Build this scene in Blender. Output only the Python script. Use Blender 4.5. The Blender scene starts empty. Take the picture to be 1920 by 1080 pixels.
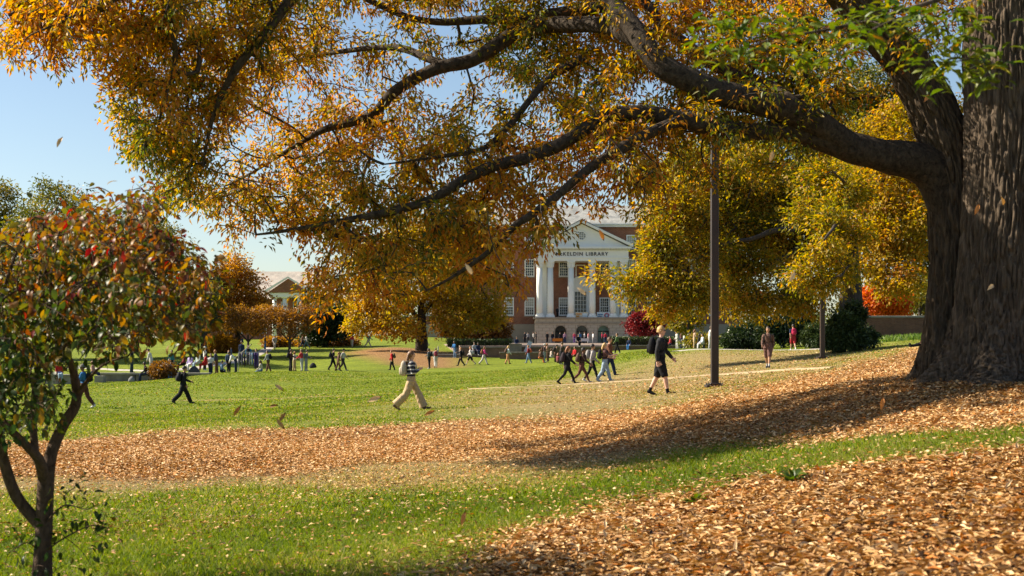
import bpy, bmesh, math, random
import numpy as np
from mathutils import Vector, Matrix, noise

# ------------------------------------------------------------------ camera, sky, sun, exposure
F, HY, CAMZ = 2666.67, 650.0, 1.6          # focal length in photo pixels, eye level line, eye height
sc = bpy.context.scene
COL = sc.collection
cam_d = bpy.data.cameras.new("camera"); cam = bpy.data.objects.new("camera", cam_d); COL.objects.link(cam)
cam.location = (0, 0, CAMZ); cam.rotation_euler = (math.radians(90), 0, 0)
cam_d.lens = 50; cam_d.sensor_width = 36; cam_d.shift_y = (HY-540)/1920
cam_d.clip_end = 5000; cam_d.clip_start = 0.1
cam_d.dof.use_dof = True; cam_d.dof.focus_distance = 33; cam_d.dof.aperture_fstop = 5.0
sc.camera = cam
SUN_AZ, SUN_EL = math.radians(-77), math.radians(37)   # compass style: 0 = +Y, negative = towards -X
w = bpy.data.worlds.new("World"); sc.world = w; w.use_nodes = True
nt = w.node_tree; bg = nt.nodes["Background"]
sky = nt.nodes.new("ShaderNodeTexSky"); sky.sky_type = 'NISHITA'; sky.sun_disc = False
sky.sun_elevation = SUN_EL; sky.sun_rotation = SUN_AZ % (2*math.pi)
sky.air_density = 1.0; sky.dust_density = 0.6; sky.ozone_density = 1.6; sky.altitude = 50
nt.links.new(sky.outputs[0], bg.inputs[0]); bg.inputs[1].default_value = 0.06
sd = bpy.data.lights.new("sun", 'SUN'); sun = bpy.data.objects.new("sun", sd); COL.objects.link(sun)
sd.energy = 5.0; sd.angle = math.radians(0.5); sd.color = (1.0, 0.89, 0.71)
SUNV = Vector((math.sin(SUN_AZ)*math.cos(SUN_EL), math.cos(SUN_AZ)*math.cos(SUN_EL), math.sin(SUN_EL)))
sun.rotation_euler = SUNV.to_track_quat('Z', 'Y').to_euler(); sun.location = (-40, 40, 60)
sc.view_settings.view_transform = 'Standard'; sc.view_settings.look = 'None'
sc.view_settings.exposure = 1.27; sc.view_settings.gamma = 1; sc.view_settings.use_curve_mapping = False
sc.cycles.max_bounces = 6; sc.cycles.transparent_max_bounces = 4; sc.cycles.diffuse_bounces = 3
sc.cycles.glossy_bounces = 2; sc.cycles.transmission_bounces = 4; sc.cycles.caustics_reflective = False
sc.cycles.caustics_refractive = False; sc.cycles.use_denoising = True; sc.cycles.sample_clamp_indirect = 6

R = np.random.default_rng(11)
random.seed(5)

def P(px, py, d):
    """the point seen at photo pixel px, py when it stands d metres off"""
    return np.array([(px-960)/F*d, d, CAMZ+(HY-py)/F*d])

# ------------------------------------------------------------------ object helpers
def link(o, parent=None):
    COL.objects.link(o)
    if parent is not None: o.parent = parent
    return o
def tag(o, label=None, cat=None, group=None, kind=None):
    if label: o["label"] = label
    if cat: o["category"] = cat
    if group: o["group"] = group
    if kind: o["kind"] = kind
    return o
def empty(name, loc, rz=0.0):
    o = bpy.data.objects.new(name, None); o.empty_display_size = .2
    o.location = loc; o.rotation_euler = (0, 0, rz); COL.objects.link(o); return o
def mesh_np(name, V, Fc, mats=None, attr=None, smooth=False, midx=None):
    """mesh from arrays; Fc is (M,k) or a list of such arrays"""
    V = np.asarray(V, np.float32); me = bpy.data.meshes.new(name)
    Fl = Fc if isinstance(Fc, list) else [Fc]
    Fl = [np.asarray(f, np.int32) for f in Fl if len(f)]
    me.vertices.add(len(V)); me.vertices.foreach_set("co", V.ravel())
    nl = sum(f.size for f in Fl); npo = sum(len(f) for f in Fl)
    me.loops.add(nl); me.polygons.add(npo)
    me.loops.foreach_set("vertex_index", np.concatenate([f.ravel() for f in Fl]))
    tot = np.concatenate([np.full(len(f), f.shape[1], np.int32) for f in Fl])
    st = np.concatenate([[0], np.cumsum(tot)[:-1]]).astype(np.int32)
    me.polygons.foreach_set("loop_start", st)
    try: me.polygons.foreach_set("loop_total", tot)
    except Exception: pass
    if smooth: me.polygons.foreach_set("use_smooth", np.ones(npo, bool))
    if attr is not None:
        for k, (dom, arr) in attr.items():
            a = me.attributes.new(k, 'FLOAT', dom); a.data.foreach_set("value", np.asarray(arr, np.float32))
    for m in (mats or []): me.materials.append(m)
    if midx is not None: me.polygons.foreach_set("material_index", np.asarray(midx, np.int32))
    me.update(calc_edges=True)
    return me
def obj_np(name, V, Fc, mat, parent=None, attr=None, smooth=False, origin=None):
    V = np.asarray(V, float)
    if origin is not None: V = V-np.asarray(origin)
    o = bpy.data.objects.new(name, mesh_np(name, V, Fc, [mat], attr, smooth))
    return link(o, parent)

class MB:
    """collects boxes and prisms; build() links them as one mesh object"""
    def __init__(s): s.v = []; s.f = []
    def add(s, vs, fs):
        n = len(s.v); s.v += [tuple(map(float, v)) for v in vs]; s.f += [tuple(n+i for i in f) for f in fs]; return s
    def box(s, x0, x1, y0, y1, z0, z1):
        return s.add([(x0,y0,z0),(x1,y0,z0),(x1,y1,z0),(x0,y1,z0),(x0,y0,z1),(x1,y0,z1),(x1,y1,z1),(x0,y1,z1)],
                     [(0,3,2,1),(4,5,6,7),(0,1,5,4),(1,2,6,5),(2,3,7,6),(3,0,4,7)])
    def prism(s, poly, y0, y1):
        """poly of (x, z) extruded along y"""
        n = len(poly)
        vs = [(x, y0, z) for x, z in poly]+[(x, y1, z) for x, z in poly]
        return s.add(vs, [tuple(range(n)), tuple(range(2*n-1, n-1, -1))]+[(i, i+n, (i+1) % n+n, (i+1) % n) for i in range(n)])
    def lathe(s, cx, cy, prof, n=20):
        """prof of (radius, z)"""
        vs = []
        for r, z in prof:
            vs += [(cx+r*math.cos(2*math.pi*i/n), cy+r*math.sin(2*math.pi*i/n), z) for i in range(n)]
        fs = []
        for k in range(len(prof)-1):
            fs += [(k*n+i, k*n+(i+1) % n, (k+1)*n+(i+1) % n, (k+1)*n+i) for i in range(n)]
        fs += [tuple(range(n-1, -1, -1)), tuple(range((len(prof)-1)*n, len(prof)*n))]
        return s.add(vs, fs)
    def raw(s, V, Q):
        return s.add([tuple(v) for v in V], [tuple(int(i) for i in q) for q in Q])
    def mesh(s, name, mat, bevel=0.0, smooth=False):
        me = bpy.data.meshes.new(name); me.from_pydata(s.v, [], s.f)
        bm = bmesh.new(); bm.from_mesh(me); bmesh.ops.recalc_face_normals(bm, faces=bm.faces)
        if bevel: bmesh.ops.bevel(bm, geom=list(bm.edges), offset=bevel, segments=1, affect='EDGES', clamp_overlap=True)
        if smooth:
            for f in bm.faces: f.smooth = True
        bm.to_mesh(me); bm.free(); me.materials.append(mat); return me
    def build(s, name, mat, parent=None, bevel=0.0, smooth=False, loc=None):
        o = bpy.data.objects.new(name, s.mesh(name, mat, bevel, smooth)); link(o, parent)
        if loc is not None: o.location = loc
        return o

def smooth_path(pts, rad, n):
    """Catmull-Rom through pts; n samples in all"""
    p = np.asarray(pts, float); r = np.asarray(rad, float)
    if len(p) == 2:
        t = np.linspace(0, 1, n)[:, None]; return p[0]*(1-t)+p[1]*t, r[0]*(1-t[:, 0])+r[1]*t[:, 0]
    q = np.vstack([2*p[0]-p[1], p, 2*p[-1]-p[-2]]); m = len(p)-1
    u = np.linspace(0, m-1e-6, n); i = u.astype(int); t = (u-i)[:, None]
    a, b, c, d = q[i], q[i+1], q[i+2], q[i+3]
    out = .5*((2*b)+(-a+c)*t+(2*a-5*b+4*c-d)*t**2+(-a+3*b-3*c+d)*t**3)
    return out, np.interp(u, np.arange(len(r)), r)
def tube(path, rad, sides=8, cap=True):
    path = np.asarray(path, float); n = len(path); V = np.zeros((n*sides, 3))
    tg = np.gradient(path, axis=0); tg /= np.linalg.norm(tg, axis=1)[:, None]+1e-9
    ref = np.array([0, 0, 1.]) if abs(tg[0][2]) < .8 else np.array([0, 1., 0])
    u = np.cross(tg[0], ref); u /= np.linalg.norm(u)
    ang = np.arange(sides)*2*math.pi/sides
    for i in range(n):
        u = u-tg[i]*np.dot(u, tg[i]); u /= np.linalg.norm(u)+1e-9; v = np.cross(tg[i], u)
        V[i*sides:(i+1)*sides] = path[i]+rad[i]*(np.cos(ang)[:, None]*u+np.sin(ang)[:, None]*v)
    k = np.arange(n-1)[:, None]*sides; s = np.arange(sides)[None]; s2 = (s+1) % sides
    Q = np.stack([k+s, k+s2, k+sides+s2, k+sides+s], -1).reshape(-1, 4)
    return V, Q

# ------------------------------------------------------------------ materials
_mc = {}
def nodes_of(name):
    m = bpy.data.materials.new(name); m.use_nodes = True
    t = m.node_tree; return m, t, t.nodes["Principled BSDF"]
def N(t, kind, **kw):
    n = t.nodes.new(kind)
    for k, v in kw.items():
        if k in n.inputs: n.inputs[k].default_value = v
        else: setattr(n, k, v)
    return n
def ramp(t, stops, interp='LINEAR'):
    n = t.nodes.new("ShaderNodeValToRGB"); e = n.color_ramp; e.interpolation = interp
    while len(e.elements) < len(stops): e.elements.new(.5)
    for el, (p, c) in zip(e.elements, stops): el.position = p; el.color = (*c, 1)
    return n
def plain(name, col, rough=.75, var=.22, scale=14.0, bump=.0, spec=.3, metal=0.0):
    """one colour with a little mottling"""
    key = (name, col, rough, var, scale, bump)
    if key in _mc: return _mc[key]
    m, t, b = nodes_of(name)
    tc = N(t, "ShaderNodeTexCoord"); nz = N(t, "ShaderNodeTexNoise", Scale=scale, Detail=5.0)
    t.links.new(tc.outputs["Object"], nz.inputs["Vector"])
    r = ramp(t, [(.25, tuple(c*(1-var) for c in col)), (.75, tuple(min(1, c*(1+var)) for c in col))])
    t.links.new(nz.outputs[0], r.inputs[0]); t.links.new(r.outputs[0], b.inputs["Base Color"])
    b.inputs["Roughness"].default_value = rough; b.inputs["Specular IOR Level"].default_value = spec
    b.inputs["Metallic"].default_value = metal
    if bump:
        bp = N(t, "ShaderNodeBump", Strength=bump, Distance=.02)
        t.links.new(nz.outputs[0], bp.inputs["Height"]); t.links.new(bp.outputs[0], b.inputs["Normal"])
    _mc[key] = m; return m
def leafmat(name, stops, trans=.45, rough=.45):
    m, t, b = nodes_of(name)
    at = N(t, "ShaderNodeAttribute", attribute_name="t")
    r = ramp(t, stops); t.links.new(at.outputs["Fac"], r.inputs[0])
    b.inputs["Roughness"].default_value = rough; b.inputs["Specular IOR Level"].default_value = .35
    t.links.new(r.outputs[0], b.inputs["Base Color"])
    tr = N(t, "ShaderNodeBsdfTranslucent"); hs = N(t, "ShaderNodeHueSaturation", Saturation=1.15, Value=1.25)
    t.links.new(r.outputs[0], hs.inputs["Color"]); t.links.new(hs.outputs[0], tr.inputs[0])
    mx = N(t, "ShaderNodeMixShader"); mx.inputs[0].default_value = trans
    t.links.new(b.outputs[0], mx.inputs[1]); t.links.new(tr.outputs[0], mx.inputs[2])
    t.links.new(mx.outputs[0], t.nodes["Material Output"].inputs[0]); return m
def barkmat(name, c0, c1, scale=20.0, zs=.13, bump=1.0):
    m, t, b = nodes_of(name)
    tc = N(t, "ShaderNodeTexCoord"); mp = N(t, "ShaderNodeMapping"); mp.inputs["Scale"].default_value = (1, 1, zs)
    t.links.new(tc.outputs["Object"], mp.inputs[0])
    nz = N(t, "ShaderNodeTexNoise", Scale=scale, Detail=8.0, Roughness=.65, Distortion=.6)
    t.links.new(mp.outputs[0], nz.inputs["Vector"])
    r = ramp(t, [(.32, c0), (.72, c1)]); t.links.new(nz.outputs[0], r.inputs[0])
    t.links.new(r.outputs[0], b.inputs["Base Color"]); b.inputs["Roughness"].default_value = .9
    b.inputs["Specular IOR Level"].default_value = .15
    bp = N(t, "ShaderNodeBump", Strength=bump, Distance=.04)
    t.links.new(nz.outputs[0], bp.inputs["Height"]); t.links.new(bp.outputs[0], b.inputs["Normal"]); return m

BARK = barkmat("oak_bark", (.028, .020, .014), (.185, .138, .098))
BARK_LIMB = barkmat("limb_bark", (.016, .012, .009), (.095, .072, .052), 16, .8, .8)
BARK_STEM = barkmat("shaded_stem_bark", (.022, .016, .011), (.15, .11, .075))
BARK_DARK = barkmat("dark_bark", (.03, .024, .02), (.10, .08, .065), 12, .25, .7)
BARK_RED = barkmat("dogwood_bark", (.05, .032, .022), (.17, .11, .075), 30, .5)
OAK_LEAF = leafmat("oak_leaf", [(0, (.07, .10, .017)), (.2, (.19, .175, .024)), (.42, (.47, .30, .034)), (.62, (.54, .25, .036)), (.82, (.44, .15, .028)), (1, (.22, .08, .02))], .56)
GREEN_OAK_LEAF = leafmat("green_oak_leaf", [(0, (.045, .085, .012)), (.4, (.095, .145, .018)), (.75, (.19, .21, .026)), (.93, (.32, .22, .03)), (1, (.42, .14, .02))], .42)
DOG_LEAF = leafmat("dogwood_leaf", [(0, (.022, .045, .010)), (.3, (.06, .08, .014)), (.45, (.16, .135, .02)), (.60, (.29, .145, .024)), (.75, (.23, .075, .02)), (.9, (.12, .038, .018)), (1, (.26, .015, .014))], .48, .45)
LITTER = leafmat("leaf_litter", [(0, (.045, .021, .009)), (.2, (.16, .070, .02)), (.42, (.37, .185, .055)), (.66, (.56, .33, .125)), (.93, (.74, .55, .31)), (1, (.52, .18, .025))], .12, .7)
GRASS = leafmat("grass_blade", [(0, (.06, .105, .008)), (.45, (.145, .20, .015)), (.72, (.24, .27, .028)), (.88, (.34, .28, .07)), (1, (.45, .34, .15))], .45, .7)

# ------------------------------------------------------------------ terrain
_cp = [P(*a) for a in [(0,1080,9.9),(480,1080,9.3),(960,1080,8.6),(1450,1080,7.0),(1920,1080,5.9),(0,960,14),(960,960,12),(1450,900,11.2),
 (1920,850,10.5),(1920,790,14),(1500,810,16.5),(1000,850,20),(500,890,18),(0,885,18.5),(0,850,22),(400,810,29),(770,768,39),(1000,790,29.5),
 (1200,760,32),(1240,740,37),(1340,725,40),(1740,718,19),(1960,716,18.5),(1700,655,45),(1480,700,45),(1542,672,66),(1440,690,60),(1100,718,62),
 (950,727,60),(160,765,56),(343,757,60),(500,697,108),(420,699,106),(280,714,98),(100,722,92),(905,683,130),(1050,678,132),(750,690,122),(620,696,112),(520,700,126),
 (1160,668,100),(1300,655,95),(1560,655,92),(1740,645,70),(1700,636,102),(735,655,160),(600,655,165),(400,662,160),(100,668,160),(1300,652,150),
 (500,640,220),(0,640,230),(1500,640,150),(1900,640,110),(2100,640,40),(2300,700,18)]]
_cp += [np.array(a, float) for a in [(0,0,.05),(-3,3,0),(3,3,.45),(-8,0,0),(7,0,.7),(-12,12,-.05),(-30,40,-.6),(-60,100,-1),(12,10,1.2),(30,30,1.9),(60,100,2.4),
 (-150,300,2.5),(150,300,3),(0,420,3.5),(-400,0,0),(400,0,3),(0,-100,0),(-300,500,4),(300,500,4),(-5,190,1.6),(25,230,2.3),(0,240,2.2)]]
_cp = np.array(_cp)
def _U(r2): return np.where(r2 > 0, r2*np.log(np.maximum(r2, 1e-9)), 0)
def _warp(X, Y):                       # log-like space so near and far detail weigh alike
    k = 12.0
    return np.arcsinh(X/k), np.arcsinh(Y/k)
_cu, _cv = _warp(_cp[:, 0], _cp[:, 1])
_n = len(_cp); _K = _U((_cu[:, None]-_cu)**2+(_cv[:, None]-_cv)**2)+np.eye(_n)*.0006
_A = np.zeros((_n+3, _n+3)); _A[:_n, :_n] = _K; _A[:_n, _n] = 1; _A[:_n, _n+1] = _cu; _A[:_n, _n+2] = _cv; _A[_n:, :_n] = _A[:_n, _n:].T
_sol = np.linalg.solve(_A, np.concatenate([_cp[:, 2], np.zeros(3)]))
def ground(X, Y):
    X = np.asarray(X, float); Y = np.asarray(Y, float); sh = np.broadcast(X, Y).shape
    x, y = _warp(*np.broadcast_arrays(X, Y)); x = x.ravel(); y = y.ravel(); out = np.empty(len(x))
    for i in range(0, len(x), 60000):
        a, b = x[i:i+60000], y[i:i+60000]
        out[i:i+60000] = _U((a[:, None]-_cu)**2+(b[:, None]-_cv)**2)@_sol[:_n]+_sol[_n]+_sol[_n+1]*a+_sol[_n+2]*b
    return out.reshape(sh)
def gz(x, y): return float(ground(x, y))
def on_ground(px, d): x = (px-960)/F*d; return np.array([x, d, gz(x, d)])
def hit(px, py, dmax=240):
    """where the line of sight through a photo pixel meets the ground"""
    d = np.geomspace(3, dmax, 1500); x = (px-960)/F*d; z = CAMZ+(HY-py)/F*d
    below = np.nonzero(z < ground(x, d))[0]
    i = below[0] if len(below) else len(d)-1
    return np.array([x[i], d[i]])

# --- ground cover zones, drawn as outlines on the ground
def poly_field(poly, X, Y):
    """signed distance in metres, positive inside"""
    p = np.asarray(poly); inside = np.zeros(X.shape, bool); dist = np.full(X.shape, 1e9)
    for i in range(len(p)):
        (x0, y0), (x1, y1) = p[i], p[(i+1) % len(p)]
        c = ((y0 > Y) != (y1 > Y)) & (X < (x1-x0)*(Y-y0)/(y1-y0+1e-12)+x0); inside ^= c
        dx, dy = x1-x0, y1-y0; t = np.clip(((X-x0)*dx+(Y-y0)*dy)/(dx*dx+dy*dy+1e-12), 0, 1)
        dist = np.minimum(dist, np.hypot(X-x0-t*dx, Y-y0-t*dy))
    return np.where(inside, dist, -dist)
def px_poly(pts): return [tuple(hit(*p)) for p in pts]
BAND = px_poly([(-260,866),(0,852),(120,835),(400,812),(640,806),(860,796),(1050,790),(1180,778),(1290,760),(1420,735),(1560,704),(1650,680)])+[(26,60),(60,60),(60,22),(14,13.5)]+px_poly([(2050,782),(1920,790),(1700,802),(1500,815),(1300,834),(1080,848),(900,858),(700,874),(500,888),(250,893),(0,886),(-260,885)])
NEAR = px_poly([(880,1085),(1010,1035),(1130,985),(1260,945),(1420,905),(1600,882),(1760,866),(1920,852),(2080,846)])+[(9,7),(9,1),(-.5,1)]+px_poly([(860,1300)])
THATCH = px_poly([(-200,940),(0,930),(300,925),(600,915),(800,905),(1000,880),(1250,850),(1250,825),(900,850),(500,880),(0,885),(-200,890)])
DRYR = px_poly([(960,738),(1100,712),(1240,690),(1290,665),(1560,655),(1650,660),(1600,690),(1450,720),(1300,755),(1150,780),(1000,795),(930,790),(1000,765)])
FARLEAF = px_poly([(640,662),(720,683),(800,690),(870,690),(870,664),(800,655),(700,652)])
YEL = px_poly([(-200,845),(120,832),(400,810),(640,804),(860,794),(1000,770),(760,782),(560,785),(300,792),(130,798),(-200,805)])
TRACKL = px_poly([(330,752),(480,748),(700,739),(900,730)]); LEDGE_SHADE = px_poly([(60,800),(130,796),(300,788),(600,776),(760,764)])
def line_dist(pl, X, Y):
    o = np.full(np.shape(X), 1e9)
    for (x0, y0), (x1, y1) in zip(pl[:-1], pl[1:]):
        dx, dy = x1-x0, y1-y0; t = np.clip(((X-x0)*dx+(Y-y0)*dy)/(dx*dx+dy*dy+1e-12), 0, 1)
        o = np.minimum(o, np.hypot(X-x0-t*dx, Y-y0-t*dy))
    return o
def sst(v, a, b): t = np.clip((v-a)/(b-a), 0, 1); return t*t*(3-2*t)
_ph = R.uniform(0, 6.28, (14, 3)); _fr = R.normal(0, 1, (14, 2))
def wob(X, Y, s):
    o = np.zeros(np.shape(X))
    for k in range(14): o += np.sin(X*_fr[k, 0]/s+Y*_fr[k, 1]/s+_ph[k, 0])
    return o/5.0
def zones(X, Y):
    sp = np.maximum(Y, 4)*.035
    nb = wob(X, Y, .5)*.35+wob(X, Y, .16)*.14
    band = sst(poly_field(BAND, X, Y)+nb*sp*3.2+wob(X, Y, 1.1)*sp*.8, -sp*3.4, sp*1.6)
    near = sst(poly_field(NEAR, X, Y)+nb*.7, -.65, .35)
    far = sst(poly_field(FARLEAF, X, Y), -3, 3)
    litter = np.maximum(np.maximum(band, near), far*.85)
    litter = np.maximum(litter, .38*sst(poly_field(NEAR, X, Y)+wob(X, Y, .3)*.5, -1.6, .2))
    litter = np.maximum(litter, .26*sst(poly_field(DRYR, X, Y)+wob(X, Y, 1.5)*2, -4, 5))
    dry = np.maximum(sst(poly_field(THATCH, X, Y)+wob(X, Y, .7)*.8, -2.0, 1.0)*1.0, sst(poly_field(DRYR, X, Y)+wob(X, Y, 2)*1.5, -9, 3)*.85)
    dry = np.maximum(dry, .25*sst(poly_field(YEL, X, Y), -1.5, 1.5))
    dry = np.maximum(dry, .75*np.exp(-(line_dist(TRACKL, X, Y)/(.35+.004*Y))**2)*(Y > 20))
    dry = np.maximum(dry, .55*np.exp(-(line_dist(LEDGE_SHADE, X, Y)/(.30+.003*Y))**2)*(Y > 20))  # thin shade line of a small ledge, put into the colour as dry grass
    return litter, dry, near
# ------------------------------------------------------------------ ground sheet
def ground_material():
    m, t, b = nodes_of("ground_cover")
    L = t.links.new
    tc = N(t, "ShaderNodeTexCoord")
    def noise_n(s, d=4.0, r=.55, src="Object"):
        n = N(t, "ShaderNodeTexNoise", Scale=s, Detail=d, Roughness=r); L(tc.outputs[src], n.inputs["Vector"]); return n
    # grass
    n1 = noise_n(.35, 3); n2 = noise_n(9, 6, .7); n3 = noise_n(60, 4, .7)
    g1 = ramp(t, [(.36, (.075, .11, .008)), (.5, (.155, .215, .014)), (.64, (.25, .27, .03))]); L(n2.outputs[0], g1.inputs[0])
    g2 = ramp(t, [(.3, (.72, .72, .6)), (.7, (1.22, 1.12, 1.0))]); L(n1.outputs[0], g2.inputs[0])
    mg = N(t, "ShaderNodeMix", data_type='RGBA', blend_type='MULTIPLY'); mg.inputs[0].default_value = 1
    L(g1.outputs[0], mg.inputs[6]); L(g2.outputs[0], mg.inputs[7])
    # dry grass
    dr = ramp(t, [(.36, (.18, .14, .05)), (.5, (.29, .22, .09)), (.64, (.40, .30, .15))]); L(n2.outputs[0], dr.inputs[0])
    ad = N(t, "ShaderNodeAttribute", attribute_name="dry"); al = N(t, "ShaderNodeAttribute", attribute_name="litter")
    def brk(a, nz, amt):
        s = N(t, "ShaderNodeMath", operation='SUBTRACT'); L(nz.outputs[0], s.inputs[0]); s.inputs[1].default_value = .5
        k = N(t, "ShaderNodeMath", operation='MULTIPLY_ADD'); L(s.outputs[0], k.inputs[0]); k.inputs[1].default_value = amt; L(a.outputs["Fac"], k.inputs[2])
        r = N(t, "ShaderNodeMapRange"); r.inputs["From Min"].default_value = .15; r.inputs["From Max"].default_value = .85; L(k.outputs[0], r.inputs["Value"]); return r
    m1 = N(t, "ShaderNodeMix", data_type='RGBA'); L(brk(ad, n2, 1.4).outputs[0], m1.inputs[0]); L(mg.outputs[2], m1.inputs[6]); L(dr.outputs[0], m1.inputs[7])
    # litter bed: small leaf cells
    vo = N(t, "ShaderNodeTexVoronoi", Scale=17.0, Randomness=1.0); L(tc.outputs["Object"], vo.inputs["Vector"])
    sp = N(t, "ShaderNodeSeparateColor"); L(vo.outputs["Color"], sp.inputs[0])
    lr = ramp(t, [(0, (.10, .045, .02)), (.3, (.24, .11, .045)), (.6, (.38, .20, .085)), (.9, (.47, .28, .135)), (1, (.5, .34, .2))]); L(sp.outputs[0], lr.inputs[0])
    gm = ramp(t, [(.35, (.62, .6, .56)), (.7, (1.06, 1.04, 1.0))]); L(n2.outputs[0], gm.inputs[0])
    ml = N(t, "ShaderNodeMix", data_type='RGBA', blend_type='MULTIPLY'); ml.inputs[0].default_value = 1; L(lr.outputs[0], ml.inputs[6]); L(gm.outputs[0], ml.inputs[7])
    m2 = N(t, "ShaderNodeMix", data_type='RGBA'); L(brk(al, n3, 1.1).outputs[0], m2.inputs[0]); L(m1.outputs[2], m2.inputs[6]); L(ml.outputs[2], m2.inputs[7])
    L(m2.outputs[2], b.inputs["Base Color"]); b.inputs["Roughness"].default_value = .9; b.inputs["Specular IOR Level"].default_value = .15
    ma = N(t, "ShaderNodeMath", operation='ADD'); L(n2.outputs[0], ma.inputs[0]); L(n3.outputs[0], ma.inputs[1])
    bp = N(t, "ShaderNodeBump", Strength=.8, Distance=.06); L(ma.outputs[0], bp.inputs["Height"]); L(bp.outputs[0], b.inputs["Normal"])
    return m
def build_ground():
    u = np.linspace(-4.0, 4.0, 420); X = 12*np.sinh(u)/1.0
    v = np.linspace(math.asinh(-20/12), math.asinh(700/12), 520); Y = 12*np.sinh(v)
    gx, gy = np.meshgrid(X, Y); z = ground(gx, gy)
    amp = np.clip(np.abs(gy)/40, .15, 1)
    z = z+wob(gx, gy, .45)*.012+wob(gx, gy, 1.7)*.02*amp
    V = np.stack([gx, gy, z], -1).reshape(-1, 3)
    nx, ny = len(X), len(Y); i = np.arange(ny-1)[:, None]*nx+np.arange(nx-1)[None]
    Q = np.stack([i, i+1, i+nx+1, i+nx], -1).reshape(-1, 4)
    li, dr, ne = zones(gx.ravel(), gy.ravel())
    o = obj_np("ground", V, Q, ground_material(), attr={"litter": ('POINT', li), "dry": ('POINT', dr)}, smooth=True)
    tag(o, "mown campus lawn with bands of fallen autumn leaves", kind="structure")
build_ground()

def strip(name, pts, width, mat, label, lift=.02, n=90, kind="structure"):
    p, wd = smooth_path([(x, y, 0) for x, y in pts], width, n)
    tg = np.gradient(p, axis=0); nr = np.stack([-tg[:, 1], tg[:, 0]], -1); nr /= np.linalg.norm(nr, axis=1)[:, None]
    K = 5; V = []
    for j in range(K):
        s = (j/(K-1)-.5)*wd*(1+.12*np.sin(np.arange(n)*(.9+.3*j)))
        q = p[:, :2]+nr*s[:, None]
        V.append(np.stack([q[:, 0], q[:, 1], ground(q[:, 0], q[:, 1])+lift+(0 if 0 < j < K-1 else -lift-.03)], -1))
    V = np.stack(V, 1).reshape(-1, 3); i = np.arange(n-1)[:, None]*K+np.arange(K-1)[None]
    o = obj_np(name, V, np.stack([i, i+1, i+K+1, i+K], -1).reshape(-1, 4), mat, smooth=True)
    return tag(o, label, kind=kind)
TRACK = plain("packed_earth", (.37, .27, .155), .95, .25, 3, .3)
PAVE = plain("pale_paving", (.42, .38, .33), .9, .2, 2, .2)
strip("path", [tuple(hit(*p)) for p in [(880,730),(960,727),(1100,720),(1240,711),(1330,704),(1440,696),(1560,690)]], [.2,.5,.75,.8,.85,.7,.2], TRACK, "narrow worn earth track crossing the lawn", .035)
strip("path", [(x, y) for x, y in [(10.5,92),(14,94),(18,95),(22,96),(30,99)]], [1.6]*5, PAVE, "pale path in front of the yew bushes", .05)
strip("path", [tuple(on_ground(a, b)[:2]) for a, b in [(-100,128),(80,127),(160,126),(240,122),(330,124),(470,150),(520,190)]], [1.6]*7, PAVE, "pale path beyond the low stone wall", .05)

# ------------------------------------------------------------------ leaf and blade scattering
def template(kind):
    if kind == 'blade': return np.array([(0,-.5,0),(0,.5,0),(.55,.32,.05),(.55,-.32,.05),(1,0,.22)], float), np.array([(0,1,2),(0,2,3),(3,2,4)])
    if kind == 'diamond': return np.array([(0,0,0),(.45,.5,.12),(1,0,-.05),(.45,-.5,.12)], float), np.array([(0,2,1),(0,3,2)])
    if kind == 'oval':
        st = [(.0,.04,0),(.18,.34,.06),(.42,.5,.09),(.68,.4,.05),(.86,.2,-.02),(1,0,-.10)]
        V = []; T = []
        for x, wd, z in st: V += [(x, wd, z+.10*wd), (x, 0, z), (x, -wd, z+.10*wd)]
        for i in range(len(st)-1):
            a = i*3; T += [(a,a+3,a+1),(a+1,a+3,a+4),(a+1,a+4,a+2),(a+2,a+4,a+5)]
        return np.array(V, float), np.array(T)
    if kind == 'lance':
        st = [(.0,.03,0),(.3,.42,.05),(.6,.5,.04),(1,0,-.08)]
        V = []; T = []
        for x, wd, z in st: V += [(x, wd, z+.15*wd), (x, 0, z), (x, -wd, z+.15*wd)]
        for i in range(len(st)-1):
            a = i*3; T += [(a,a+3,a+1),(a+1,a+3,a+4),(a+1,a+4,a+2),(a+2,a+4,a+5)]
        return np.array(V, float), np.array(T)
TEMPL = {k: template(k) for k in ('blade', 'diamond', 'oval', 'lance')}
def frames(dirs, ups):
    d = dirs/(np.linalg.norm(dirs, axis=1)[:, None]+1e-9)
    y = np.cross(ups, d); y /= np.linalg.norm(y, axis=1)[:, None]+1e-9
    return d, y, np.cross(d, y)
def scatter(kind, C, dirs, ups, length, width, t):
    V, T = TEMPL[kind]; d, y, z = frames(dirs, ups); n = len(C)
    length = np.broadcast_to(length, n); width = np.broadcast_to(width, n)
    W = C[:, None]+V[None, :, 0:1]*length[:, None, None]*d[:, None]+V[None, :, 1:2]*width[:, None, None]*y[:, None]+V[None, :, 2:3]*length[:, None, None]*z[:, None]
    return W.reshape(-1, 3), (T[None]+(np.arange(n)*len(V))[:, None, None]).reshape(-1, 3), np.repeat(t, len(T))
_leafmesh = {}
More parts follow.
